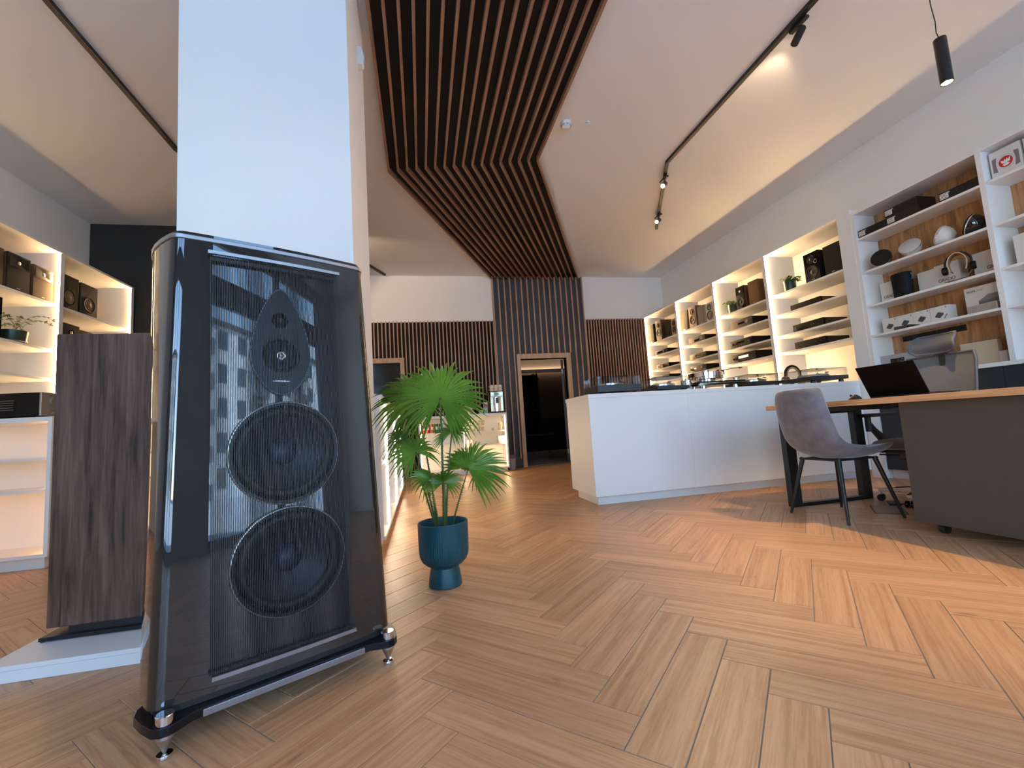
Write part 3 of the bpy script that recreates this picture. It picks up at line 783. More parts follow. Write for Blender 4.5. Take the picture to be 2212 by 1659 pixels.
    # neck, base plate with outriggers, spikes
    MB().prism([(x*.96, .22+(y-.22)*.95) for x, y, _ in section(z0)], .078, z0).build('neck', BLACK, T, smooth=30)
    half = [(0, .008), (.10, .008), (.19, .006), (.235, .002), (.262, -.014), (.285, -.026), (.305, -.024), (.322, -.008), (.340, .04), (.352, .09), (.345, .13), (.318, .165), (.285, .30), (.24, .46), (.10, .48)]
    poly = half+[(-x, y) for x, y in reversed(half[1:])]
    MB().prism([(x, y) for x, y in poly], .055, .077).build('base_plate', mat('black_aluminium', (.016, .017, .022), .35, metal=.6), T, smooth=30, bevel=.0015)
    box('front_strip', (-.215, .215, -.0015, .0075, .056, .074), GREYMETAL, T, bevel=.001)
    for x, y in ((-.293, 0), (.293, 0), (-.20, .42), (.20, .42)):
        f = MB().lathe([(0, .100), (.019, .100), (.0205, .098), (.0205, .078), (0, .078)], 32, (x, y, 0)).build('foot', CHROME, T, smooth=30)
        MB().lathe([(.0205, .0545), (.0205, .046), (.018, .042), (.013, .030), (.004, .0095), (0, .008)], 32, (x, y, 0)).build('spike', STEEL, f, smooth=25)
        MB().lathe([(0, .0085), (.004, .0085), (.017, .0078), (.0175, .006), (.0175, .001), (0, .001)], 32, (x, y, 0)).build('floor_disc', CHROME, f, smooth=30)
hero()

# ------------------------------------------------------------------ walnut speaker on its platform
t = thing('display_platform', 'low white display platform behind the glossy loudspeaker', 'platform', (-1.235, 2.08, 0))
box('top_board', (-.25, .255, -.184, .18, .040, .056), WHITE, t, bevel=.001)
box('frame', (-.248, .253, -.182, .178, .001, .039), WHITE, t)
t = thing('floor_loudspeaker', 'walnut veneered floor loudspeaker on the white platform', 'loudspeaker', (-1.26, 2.17, .056))
box('base_plate', (-.185, .25, -.095, .09, .004, .018), SATIN, t, bevel=.002)
box('plinth', (-.10, .20, -.075, .08, .018, .044), BLACK, t)
box('cabinet', (-.172, .165, -.08, .092, .044, 1.188), WALNUT, t, bevel=.004)
b = MB()
for x in (-.175, .235):
    for y in (-.085, .08): b.cyl((x, y, 0), (x, y, .004), .008, n=12)
b.build('rubber_feet', BLACK, t)

# ------------------------------------------------------------------ palm in a fluted teal pot
def palm():
    T = thing('potted_palm', 'fan palm in a fluted teal footed pot', 'plant', (.084, 2.29, 0))
    TEAL = mat('teal_ceramic', (.004, .066, .086), .38, noise=.08, nscale=10)
    prof = [(0, .001), (.078, .001), (.082, .004), (.081, .02), (.072, .075), (.068, .090), (.072, .098), (.090, .105), (.108, .122), (.119, .145), (.122, .17), (.1235, .24), (.124, .300)]
    n = 192; vs = []; fs = []; rows = []
    k = len(prof)
    for j, (r, z) in enumerate(prof):
        fl = 0 if z < .095 or j == k-1 else (.0022 if z > .11 else .001)
        for i in range(n):
            a = 2*PI*i/n; rr = r-(fl*(0.5-0.5*math.cos(a*72)) if r > 0 else 0); vs.append((rr*math.cos(a), rr*math.sin(a), z))
    inner = [(.1245, .303), (.122, .307), (.117, .306), (.1145, .300), (.113, .25), (.110, .17)]
    for r, z in inner:
        for i in range(n): a = 2*PI*i/n; vs.append((r*math.cos(a), r*math.sin(a), z))
    for j in range(k+len(inner)-1):
        for i in range(n): fs.append((j*n+i, j*n+(i+1) % n, (j+1)*n+(i+1) % n, (j+1)*n+i))
    MB().add(vs, fs).build('pot', TEAL, T, smooth=35)
    MB().lathe([(0, .225), (.05, .228), (.111, .22)], 32).build('soil', mat('soil', (.020, .013, .009), .95, noise=.4, nscale=60, bump=1, bscale=90), T)
    m, tt, p = _new('palm_leaf')
    p.inputs['Roughness'].default_value = .30
    tc = N(tt, 'ShaderNodeTexCoord'); nz = N(tt, 'ShaderNodeTexNoise'); nz.inputs['Scale'].default_value = 5
    cr = N(tt, 'ShaderNodeValToRGB'); cr.color_ramp.elements[0].color = (.060, .165, .014, 1); cr.color_ramp.elements[1].color = (.18, .35, .045, 1)
    cr.color_ramp.elements[0].position = .35; cr.color_ramp.elements[1].position = .65
    tt.links.new(tc.outputs['Object'], nz.inputs[0]); tt.links.new(nz.outputs['Fac'], cr.inputs[0]); tt.links.new(cr.outputs[0], p.inputs['Base Color'])
    tl = N(tt, 'ShaderNodeBsdfTranslucent'); tt.links.new(cr.outputs[0], tl.inputs[0]); mx = N(tt, 'ShaderNodeMixShader'); mx.inputs[0].default_value = .22
    tt.links.new(p.outputs[0], mx.inputs[1]); tt.links.new(tl.outputs[0], mx.inputs[2]); tt.links.new(mx.outputs[0], tt.nodes['Material Output'].inputs[0])
    LEAF = m; STEM = mat('palm_stem', (.075, .13, .025), .5); THORN = mat('palm_thorn', (.05, .025, .012), .6)
    rnd = random.Random(11)
    def fan(hub, d, nrm, R, spread, ns, droop, fuse=.55, cup=.0, sag=0):
        hub = Vector(hub)-Vector((.084, 2.29, 0)); d = Vector(d).normalized(); nrm = Vector(nrm); nrm = (nrm-d*nrm.dot(d)).normalized(); s = nrm.cross(d)
        b = MB(); da = math.radians(spread)/ns
        rad = [.03, .2, .4, fuse, .7, .83, .93, 1.0]
        for i in range(ns):
            a = -math.radians(spread)/2+(i+.5)*da
            e = d*math.cos(a)+s*math.sin(a); tn = -d*math.sin(a)+s*math.cos(a)
            Ri = R*(.80+.20*math.cos(a*.75))*rnd.uniform(.92, 1.04); dr = droop*rnd.uniform(.7, 1.35); tw = rnd.uniform(-.03, .03)
            vs = []
            for f in rad:
                r = Ri*f; hwid = r*math.tan(da/2)*1.02 if f <= fuse else Ri*fuse*math.tan(da/2)*1.02*((1-f)/(1-fuse))**.8
                fold = hwid*1.0
                q = hub+e*r+tn*(tw*r*f)+nrm*(cup*(1-math.cos(a))*r)
                q.z -= dr*max(0, f-.35)**2*R+sag*f*f*R
                vs += [q-tn*hwid-nrm*fold*.5, q+nrm*fold*.5, q+tn*hwid-nrm*fold*.5]
            fs = []
            for j in range(len(rad)-1):
                for c in (0, 1): fs.append((j*3+c, j*3+c+1, j*3+4+c, j*3+3+c))
            b.add(vs, fs)
        return b.build('leaf', LEAF, T, smooth=25)
    def stem(hub, bx=0, by=0, bend=(0, 0, 0), r=.0048):
        hub = Vector(hub)-Vector((.084, 2.29, 0)); p0 = Vector((bx, by, .222)); mid = (p0+hub)/2+Vector(bend)
        pts = [(p0*(1-t)**2+mid*2*t*(1-t)+hub*t*t) for t in [i/16 for i in range(17)]]
        o = MB().tube(pts, r, 8, taper=lambda f: 1.15-.5*f).build('stalk', STEM, T, smooth=60)
        b = MB()
        for i in range(46):
            f = .03+.72*i/46; j = f*16; q = pts[int(j)].lerp(pts[int(j)+1], j-int(j)); sd = 1 if i % 2 else -1
            b.cyl(q+Vector((sd*r*.7, 0, 0)), q+Vector((sd*(r+.0055), -.001, -.003)), .0014, .0002, 5)
        th = b.build('thorns', THORN, o); th['kind'] = 'stuff'
    # hub, direction of the middle leaflet, upper side, radius, spread
    leaves = [
        ((.095, 2.15, .905), (.14, .30, .95), (0, -.92, .35), .275, 318, 46, .55, .64, .0, .0),
        ((-.020, 2.38, .930), (-.40, .25, .66), (-.10, -.82, .5), .265, 300, 42, .7, .62, .0, .1),
        ((.146, 2.20, .748), (.25, .45, .60), (-.55, -.35, .75), .155, 290, 30, .35, .5, .05, 0),
        ((.215, 2.19, .560), (.80, .25, .50), (-.35, -.80, .50), .225, 215, 30, .55, .62, .06, .0),
        ((-.030, 2.22, .655), (-.45, .30, .75), (.10, -.80, .55), .165, 270, 28, .8, .55, .05, .1),
        ((-.075, 2.42, .735), (-.85, .1, .35), (.1, -.55, .8), .165, 200, 20, 1.0, .5, 0, .2),
        ((.030, 2.20, .525), (-.75, -.10, .55), (.45, -.45, .75), .145, 230, 22, .7, .5, .05, .1),
        ((.096, 2.20, .505), (.10, -.40, .55), (.0, .55, .8), .130, 290, 26, .6, .5, .15, .1),
        ((.245, 2.20, .525), (.35, -.2, -.5), (.2, -.8, .2), .075, 160, 8, .5, .3, 0, 0),
        ((.180, 2.24, .560), (.25, .3, .8), (-.5, -.7, .2), .135, 200, 18, .3, .55, .1, 0),
    ]
    for lf in leaves: fan(*lf)
    stem(leaves[0][0], .005, -.01, (.0, -.05, 0), .0058)
    stem(leaves[1][0], -.02, .01, (.01, .03, 0)); stem(leaves[2][0], .012, -.01, (-.015, -.03, 0)); stem(leaves[3][0], .028, -.01, (-.01, -.03, 0), .0038)
    stem(leaves[4][0], -.018, -.01, (.01, -.02, 0)); stem(leaves[5][0], -.02, .01, (0, .03, 0)); stem(leaves[6][0], -.010, -.015, (.0, -.02, 0), .004); stem(leaves[7][0], .005, -.012, (0, -.03, 0), .009)
palm()
# ------------------------------------------------------------------ guest chair
VELVET = mat('grey_velvet', (.165, .155, .180), .75, noise=.5, nscale=17, bump=.15, bscale=60)
def sheen(m):
    p = m.node_tree.nodes['Principled BSDF']; p.inputs['Sheen Weight'].default_value = .5; p.inputs['Sheen Roughness'].default_value = .4
sheen(VELVET)
def guest_chair():
    T = thing('dining_chair', 'grey velvet bucket chair on black legs pulled up to the desk', 'chair', (2.825, 2.595, 0))
    # shell profile in local x (forward) and z, swept across local y
    prof = [(-.305, .885), (-.312, .86), (-.310, .80), (-.295, .72), (-.275, .64), (-.255, .57), (-.225, .51), (-.18, .470), (-.11, .450), (0, .448), (.11, .458), (.20, .470), (.245, .468), (.262, .455)]
    wd = [.175, .195, .208, .215, .220, .222, .225, .228, .230, .230, .228, .222, .208, .170]
    th = [.020, .026, .03, .032, .034, .036, .040, .045, .058, .062, .060, .054, .042, .020]
    ny = 14; vs = []; fs = []; k = len(prof)
    for side in (0, 1):
        for i, (x, z) in enumerate(prof):
            a, b_ = prof[max(i-1, 0)], prof[min(i+1, k-1)]; dx, dz = b_[0]-a[0], b_[1]-a[1]; L = math.hypot(dx, dz); nx, nz = -dz/L, dx/L
            if nz < 0 and i > 8: nx, nz = -nx, -nz
            for j in range(ny+1):
                f = 2*j/ny-1; y = wd[i]*f
                curve = .055*f*f*(1 if i < 9 else .45)           # wrapped sides
                px, pz = x, z
                nrm = (1, 0) if i < 6 else ((.7, .7) if i < 8 else (0, 1))
                edge = math.sqrt(max(0, 1-abs(f)**6))
                px += nrm[0]*curve; pz += nrm[1]*curve
                o = th[i]*(.25+.75*edge)*(0 if side == 0 else 1)
                vs.append((px-nrm[0]*o, y, pz-nrm[1]*o))
    m = ny+1
    for i in range(k-1):
        for j in range(ny):
            fs.append((i*m+j, i*m+j+1, (i+1)*m+j+1, (i+1)*m+j))
            q = k*m; fs.append((q+i*m+j+1, q+i*m+j, q+(i+1)*m+j, q+(i+1)*m+j+1))
    q = k*m
    for i in range(k-1): fs += [(i*m, (i+1)*m, q+(i+1)*m, q+i*m), ((i+1)*m+ny, i*m+ny, q+i*m+ny, q+(i+1)*m+ny)]
    for j in range(ny): fs += [(j+1, j, q+j, q+j+1), ((k-1)*m+j, (k-1)*m+j+1, q+(k-1)*m+j+1, q+(k-1)*m+j)]
    o = MB().add(vs, fs).build('seat_shell', VELVET, T, smooth=60)
    bmn = bmesh.new(); bmn.from_mesh(o.data); bmesh.ops.recalc_face_normals(bmn, faces=bmn.faces); bmn.to_mesh(o.data); bmn.free()
    sb = o.modifiers.new('round', 'SUBSURF'); sb.levels = 1; sb.render_levels = 1
    MB().box(-.17, .17, -.15, .15, .388, .398).build('seat_frame', BLACK, T, bevel=.004)
    for sx in (-1, 1):
        for sy in (-1, 1):
            MB().cyl((sx*.145, sy*.14, .40), (sx*.222, sy*.222, .001), .0155, .0085, 16).build('leg', SATIN, T, smooth=40)
guest_chair()
# ------------------------------------------------------------------ office chair
def office_chair():
    T = thing('office_chair', 'grey mesh office chair with headrest behind the desk', 'chair', (3.62, 2.625, 0))
    m, tt, p = _new('grey_mesh'); p.inputs['Base Color'].default_value = (.15, .165, .19, 1); p.inputs['Roughness'].default_value = .7
    tr = N(tt, 'ShaderNodeBsdfTransparent'); mx = N(tt, 'ShaderNodeMixShader'); mx.inputs[0].default_value = .82
    tt.links.new(tr.outputs[0], mx.inputs[1]); tt.links.new(p.outputs[0], mx.inputs[2]); tt.links.new(mx.outputs[0], tt.nodes['Material Output'].inputs[0])
    MESHM = m; GREYFAB = mat('grey_seat_fabric', (.20, .20, .215), .8); BLUEG = mat('blue_grey_trim', (.075, .088, .12), .5)
    def sheet(name, outline, prof, mt, th, parent=T, n=14):
        """outline(f,v)->half width, prof(v)->(x,z), bowed across y"""
        vs = []; fs = []; kv = 12
        for s in (0, 1):
            for i in range(kv+1):
                v = i/kv; x, z = prof(v)
                for j in range(n+1):
                    f = 2*j/n-1; y = outline(v)*f; bow = -.035*f*f
                    vs.append((x+bow+(th if s else 0), y, z))
        mm = n+1
        for i in range(kv):
            for j in range(n):
                fs.append((i*mm+j, i*mm+j+1, (i+1)*mm+j+1, (i+1)*mm+j)); q = (kv+1)*mm
                fs.append((q+i*mm+j+1, q+i*mm+j, q+(i+1)*mm+j, q+(i+1)*mm+j+1))
        q = (kv+1)*mm
        rim = [j for j in range(mm)]+[i*mm+n for i in range(1, kv+1)]+[kv*mm+j for j in range(n-1, -1, -1)]+[i*mm for i in range(kv-1, 0, -1)]
        for a, b_ in zip(rim, rim[1:]+rim[:1]): fs.append((b_, a, q+a, q+b_))
        o = MB().add(vs, fs).build(name, mt, parent, smooth=40)
        pts = [Vector(vs[r]) for r in rim]
        return o, pts
    rc = lambda v, w, e: w*(1-max(0, (abs(2*v-1)-e)/(1-e))**3*.12)
    back, pts = sheet('backrest', lambda v: .215+.02*v-.02*max(0, v-.9)*10*.6, lambda v: (.26+.07*v, .52+.57*v), MESHM, .008)
    MB().tube(pts, .009, 8, closed=True).build('back_frame', BLUEG, back, smooth=60)
    hd, pts = sheet('headrest', lambda v: .150-.05*max(0, v-.8)*5*.5-.03*max(0, .2-v)*5, lambda v: (.285-.05*math.sin(PI*v)+.05*(v), 1.108+.14*v), mat('headrest_mesh', (.085, .095, .125), .7), .012)
    MB().tube(pts, .010, 8, closed=True).build('headrest_frame', BLUEG, hd, smooth=60)
    b = MB().box(.32, .35, -.02, .02, .98, 1.12).box(.31, .335, -.045, .045, 1.092, 1.106); b.build('headrest_post', BLACK, T, bevel=.003)
    MB().box(.33, .37, -.03, .03, .42, 1.0).build('spine', BLACK, T, bevel=.006)
    # seat
    b = MB(); vs = []; fs = []; nx, ny = 12, 12
    for s in (0, 1):
        for i in range(nx+1):
            for j in range(ny+1):
                u, v = 2*i/nx-1, 2*j/ny-1; sc = 1-.10*(u*u*v*v)
                x, y = u*.245*sc, v*.25*sc; e = math.sqrt(max(0, 1-max(abs(u), abs(v))**5)); dip = .025*max(0, -u-.6)*2
                vs.append((x, y, (.425+.055*e-dip) if s else (.415-.02*e)))
    mm = ny+1
    for i in range(nx):
        for j in range(ny):
            a = i*mm+j; q = (nx+1)*mm; fs.append((a+1, a, a+mm, a+mm+1)[::-1][::-1]); fs.append((q+a, q+a+1, q+a+mm+1, q+a+mm))
    q = (nx+1)*mm; rim = [j for j in range(mm)]+[i*mm+ny for i in range(1, nx+1)]+[nx*mm+j for j in range(ny-1, -1, -1)]+[i*mm for i in range(nx-1, 0, -1)]
    for a, c in zip(rim, rim[1:]+rim[:1]): fs.append((a, c, q+c, q+a))
    o = b.add(vs, fs).build('seat', GREYFAB, T, smooth=50)
    bmn = bmesh.new(); bmn.from_mesh(o.data); bmesh.ops.recalc_face_normals(bmn, faces=bmn.faces); bmn.to_mesh(o.data); bmn.free()
    MB().box(-.22, .20, -.22, .22, .378, .396).build('seat_pan', BLACK, T, bevel=.008)
    MB().box(-.10, .12, -.09, .09, .32, .378).build('mechanism', BLACK, T, bevel=.01)
    MB().tube([(-.02, .09, .345), (-.04, .2, .345), (-.06, .27, .348)], .006, 8).build('lever', BLACK, T)
    MB().cyl((0, 0, .09), (0, 0, .33), .026, n=20).build('gas_lift', SATIN, T, smooth=40)
    for sy in (-1, 1):
        a = MB().prism([(.02, .395), (.10, .395), (.09, .47), (-.02, .555), (-.055, .60), (-.085, .60), (-.085, .545), (-.04, .525), (.015, .46)], -.018, .018, lambda a, b_, q: (a, sy*.315+q, b_)).build('armrest', BLACK, T, bevel=.006)
        MB().cyl((-.075, sy*.315, .53), (-.075, sy*.315, .646), .022, n=14).build('post', BLACK, a, smooth=40)
        MB().prism([(-.15, .662), (-.13, .646), (.18, .646), (.205, .666), (.20, .672), (-.14, .674)], -.042, .042, lambda a_, b_, q: (a_, sy*.325+q, b_)).build('arm_pad', BLACK, a, bevel=.008)
        MB().box(-.03, .14, min(sy*.05, sy*.33), max(sy*.05, sy*.33), .36, .395).build('bracket', BLACK, a)
    for i in range(5):
        an = math.radians(122+72*i); c, s = math.cos(an), math.sin(an)
        lg = MB(); n_ = (-s, c); P = lambda r, o_, z: (c*r+n_[0]*o_, s*r+n_[1]*o_, z)
        lg.add([P(.02, -.026, .075), P(.02, .026, .075), P(.29, .016, .072), P(.29, -.016, .072), P(.02, -.026, .125), P(.02, .026, .125), P(.29, .016, .098), P(.29, -.016, .098)],
               [(0, 3, 2, 1), (4, 5, 6, 7), (0, 1, 5, 4), (1, 2, 6, 5), (2, 3, 7, 6), (3, 0, 4, 7)])
        l = lg.build('base_leg', CHROME, T, bevel=.004)
        for sd in (-1, 1):
            p0 = Vector(P(.275, sd*.008, .027)); p1 = Vector(P(.275, sd*.026, .027))
            MB().cyl(p0, p1, .026, n=22).build('castor_wheel', BLACKGLOSS, l, smooth=40)
        MB().cyl(P(.275, 0, .02), P(.275, 0, .075), .008, n=10).build('castor_stem', CHROME, l)
    MB().lathe([(0, .128), (.04, .128), (.045, .12), (.045, .07), (0, .07)], 24).build('hub', CHROME, T, smooth=40)
office_chair()
# floor outlet plate with cable
t = thing('floor_outlet', 'open floor outlet lid with dark frame under the desk', 'floor outlet', (3.20, 2.60, 0), math.radians(45))
MB().box(-.15, .15, -.09, .09, .001, .004).build('frame', BLACK, t)
MB().box(-.143, .143, -.083, .083, .004, .0055).build('lid', mat('lid_oak', (.24, .14, .08), .45), t)
MB().box(.16, .30, -.10, -.03, .001, .016).build('socket', BLACK, t, bevel=.003)
tag(MB().tube([(3.34, 2.68, .006), (3.42, 2.62, .02), (3.5, 2.5, .012), (3.55, 2.3, .006), (3.5, 2.12, .006)], .005, 8).build('power_cable', BLACK, smooth=60), 'black power cable looping over the floor beneath the desk', 'cable')

# ------------------------------------------------------------------ laptop, mouse
t = thing('laptop', 'black open laptop on the oak desk facing the office chair', 'laptop', (3.10, 2.345, .786))
MB().box(0, .255, -.186, .186, .001, .016).build('base', BLACK, t, bevel=.004)
MB().box(.03, .14, -.165, .165, .016, .0172).build('keyboard', mat('keyboard_dark', (.02, .02, .02), .6), t)
MB().prism([(.0, .012), (.008, .014), (-.088, .222), (-.096, .220)], -.187, .187, lambda a, b_, q: (a, q, b_)).build('screen', mat('laptop_lid', (.003, .003, .003), .7, spec=.08), t, bevel=.003)
t = thing('computer_mouse', 'dark computer mouse at the far end of the desk', 'mouse', (3.05, 2.60, .786), math.radians(80))
vs = []; fs = []; n = 20
for j in range(6):
    f = j/5; r = math.cos(f*PI/2)**.6 if j < 5 else 0
    for i in range(n): a = 2*PI*i/n; vs.append((.054*r*math.cos(a), .031*r*math.sin(a), .001+.036*f*(1-.15*math.cos(a))))
for j in range(5):
    for i in range(n): fs.append((j*n+i, j*n+(i+1) % n, (j+1)*n+(i+1) % n, (j+1)*n+i))
MB().add(vs, fs).build('shell', mat('mouse_grey', (.035, .03, .03), .4), t, smooth=60)
MB().lathe([(0, -.004), (.009, -.004), (.009, .004), (0, .004)], 16, (.03, 0, .032), 'Y').build('wheel', BLACK, t)

# ------------------------------------------------------------------ ceiling: tracks, spots, pendant, detectors, motion sensor
def track(label, pts):
    t = thing('light_track', label, 'light track', (pts[0][0], pts[0][1], CH)); o = Vector(pts[0])
    hw = .018
    for k in range(len(pts)-1):
        a, b_ = Vector(pts[k])-o, Vector(pts[k+1])-o; d = (b_-a).normalized(); n_ = Vector((-d.y, d.x))*hw
        e = d*(.004 if k else 0)
        MB().prism([tuple(a+e-n_), tuple(b_-n_), tuple(b_+n_), tuple(a+e+n_)], -.034, -.001).build('rail', BLACK, t)
        g = n_*.28
        MB().prism([tuple(a+e-g), tuple(b_-g), tuple(b_+g), tuple(a+e+g)], -.0352, -.0342).build('groove', mat('track_groove', (.022, .018, .015), .6), t)
    return t
track('black ceiling light track bending above the white counter', [(2.875, YF+.3), (2.875, 4.275), (3.665, 5.90)])
track('black ceiling light track above the left side and behind the column', [(-2.215, YF+.3), (-2.215, 4.58), (-.53, 8.03)])
def spot(label, loc, aim, power):
    t = thing('track_spotlight', label, 'spotlight', (loc[0], loc[1], CH-.036), group='track spotlights')
    MB().box(-.017, .017, -.075, .075, -.020, -.001).build('adapter', BLACK, t)
    d = Vector(aim).normalized(); p = Vector((0, 0, -.075)); MB().cyl((0, 0, -.02), p, .006, n=10).build('stem', BLACK, t)
    R = d.to_track_quat('Z', 'Y').to_euler(); r = .0275
    h = MB().lathe([(0, -.06), (r-.003, -.06), (r, -.056), (r, .072), (r-.002, .074), (r-.004, .070), (r-.006, .05)], 28).build('head', BLACK, t, smooth=40, loc=p+d*.02, rot=R)
    MB().lathe([(r-.005, .052), (0, .050)], 24).build('lens', BULB, h)
    li = bpy.data.lights.new('spot_lamp', 'SPOT'); li.energy = power; li.color = (1, .70, .42); li.spot_size = math.radians(75); li.spot_blend = .5; li.shadow_soft_size = .02
    lo_ = bpy.data.objects.new('spot_lamp', li); COL.objects.link(lo_); lo_.parent = t; lo_.location = p+d*.10; lo_.rotation_euler = d.to_track_quat('-Z', 'Y').to_euler()
spot('black track spotlight nearest the camera washing the ceiling', (2.90, 2.50), (.30, .80, -.10), 10)
spot('glowing track spotlight just past the track bend', (3.0, 4.56), (-.62, -.52, -.58), 42)
spot('glowing track spotlight at the far end of the track', (3.44, 5.46), (-.70, -.50, -.50), 45)
spot('added track spotlight on the left track out of view above the platform', (-2.215, 2.45), (-.75, .60, -.35), 22)  # lamp added to brighten the left wall
spot('added unseen track spotlight on the left track hidden by the column', (-1.52, 6.0), (.62, .60, -.30), 55)  # unseen lamp added to lift the dim back of the room
spot('added unseen track spotlight on the right track behind the camera', (2.875, .55), (-.72, .22, -.80), 42)  # unseen lamp added to warm the near floor
spot('added unseen track spotlight on the left track behind the camera', (-2.215, .75), (.72, .10, -.85), 14)  # unseen lamp added as fill on the near floor
t = thing('pendant_lamp', 'black cylinder pendant lamp hanging over the desk', 'pendant lamp', (3.15, 1.845, 2.62))
MB().lathe([(0, .285), (.030, .285), (.031, .283), (.031, .001), (.030, 0), (.028, .002), (.0275, .04)], 32).build('shade', SATIN, t, smooth=40)
MB().lathe([(.0275, .028), (0, .026)], 24).build('lens', BULB, t)
MB().tube([(0, 0, .285), (-.012, .004, .33), (-.008, .002, .40), (-.016, .006, .52), (-.012, .003, .68), (0, 0, CH-2.62-.012)], .0028, 8).build('cord', BLACK, t, smooth=60)
MB().lathe([(0, CH-2.62-.02), (.045, CH-2.62-.02), (.045, CH-2.62-.001)], 28).build('ceiling_rose', BLACK, t, smooth=40)
li = bpy.data.lights.new('pendant_light', 'SPOT'); li.energy = 100; li.color = (1, .63, .26); li.spot_size = math.radians(84); li.spot_blend = .4; li.shadow_soft_size = .025
lo_ = bpy.data.objects.new('pendant_light', li); COL.objects.link(lo_); lo_.parent = t; lo_.location = (0, 0, -.005)
PL = mat('white_plastic', (.78, .79, .77), .35)
t = thing('smoke_detector', 'round white smoke detector with dark slots on the ceiling', 'smoke detector', (1.50, 3.80, CH))
MB().lathe([(.055, -.001), (.055, -.018), (.050, -.030), (.040, -.048), (.020, -.054), (.018, -.060), (0, -.061)], 36).build('body', PL, t, smooth=40)
for i in range(8):
    a = 2*PI*i/8
    for r, z in ((.0475, -.0335), (.0435, -.0415)):
        MB().tube([((r+.001)*math.cos(a+f), (r+.001)*math.sin(a+f), z) for f in (-.27, -.13, 0, .13, .27)], .0022, 6).build('slot', mat('slot_grey', (.12, .12, .12), .6), t)
t = thing('ceiling_sensor', 'small white box sensor beside the smoke detector', 'sensor', (1.71, 3.76, CH))
MB().lathe([(.022, -.001), (.022, -.030), (.018, -.034), (0, -.034)], 24).build('body', PL, t, smooth=40)
MB().lathe([(.0225, -.022), (.0228, -.024), (.0225, -.026)], 24, a0=3.9, a1=5.5).build('window', mat('sensor_window', (.12, .08, .05), .3), t)
t = thing('motion_sensor', 'white motion sensor on the side of the column', 'motion sensor', (-.30, 2.74, 3.18))
MB().prism([(0, -.062), (.028, -.062), (.036, -.052), (.040, -.01), (.034, .045), (.022, .062), (0, .062)], -.028, .028, lambda a, b_, q: (a, q, b_)).build('body', PL, t, bevel=.006, seg=3)
MB().prism([(.0385, -.040), (.041, -.034), (.0435, .012), (.040, .020)], -.020, .020, lambda a, b_, q: (a, q, b_)).build('lens', mat('sensor_lens', (.62, .66, .72), .3), t)
MB().box(-.0, .004, -.032, .032, -.066, .066).build('mount', PL, t)

# ------------------------------------------------------------------ hi-fi building blocks (front is local -y)
FACE = {'black': mat('faceplate_black', (.005, .0045, .004), .4, spec=.2), 'silver': SILVERF, 'bronze': mat('faceplate_bronze', (.12, .090, .066), .42, metal=.5), 'dark': mat('faceplate_dark', (.022, .018, .015), .4, metal=.3)}
CASE = mat('case_dark', (.009, .007, .006), .5, spec=.2)
DISP = mat('display_dark', (.006, .007, .008), .12); DISPL = emit('display_lit', (.75, .72, .6), .55)
def comp(label, loc, rz, w_, h, d, face='black', knobs=(), disp=None, lit=False, feet=True, buttons=(), fins=False, name='hifi_component', cat='hi-fi component'):
    t = thing(name, label, cat, loc, rz); z0 = .010 if feet else .001
    box('case', (-w_/2+.003, w_/2-.003, .012, d, z0, h), CASE, t, bevel=.002)
    f = box('faceplate', (-w_/2, w_/2, 0, .012, z0, h+.001), FACE[face], t, bevel=.0015)
    if feet:
        for x in (-w_/2+.04, w_/2-.04):
            for y in (.04, d-.04): MB().cyl((x, y, .0005), (x, y, z0), .014, n=12).build('foot', BLACK, t)
    for x, z, r, mt in knobs:
        MB().lathe([(0, -.016), (r-.0015, -.016), (r, -.0145), (r, .001)], 24, (x, 0, z), 'Y').build('knob', {'s': STEEL, 'b': BLACK, 'c': CHROME, 'z': SILVERF}[mt], t, smooth=40)
    if disp: MB().box(disp[0], disp[1], -.0012, .001, disp[2], disp[3]).build('display', DISPL if lit else DISP, t)
    for x, z in buttons: MB().cyl((x, -.002, z), (x, .001, z), .004, n=10).build('button', STEEL if face == 'black' else BLACK, t)
    if fins:
        for i in range(5): MB().box(w_/2-.003, w_/2+.004, .03, d-.02, z0+.012+i*(h-.03)/5, z0+.018+i*(h-.03)/5).build('fin', mat('fin_bronze', (.10, .06, .04), .35, metal=.5), t)
    return t
SPWOOD = wood('speaker_walnut', (.062, .026, .011), (.19, .092, .042), 'Z', 2, .4, stretch=10)
SPDARK = mat('speaker_black', (.007, .006, .0055), .5, spec=.25); GRILLE = mat('speaker_cloth', (.018, .013, .010), .9, bump=.4, bscale=700)
GRILLEB = mat('speaker_cloth_black', (.005, .0045, .004), .9, bump=.4, bscale=700); GREIGE = mat('speaker_grey_front', (.15, .122, .095), .5); SPWHITE = mat('speaker_white', (.55, .50, .43), .4)
TAN = mat('speaker_cloth_tan', (.19, .105, .048), .9, bump=.4, bscale=600)
CONEK = mat('small_cone', (.020, .016, .014), .5); CONEB = mat('bronze_cone', (.30, .23, .17), .35, metal=.5)
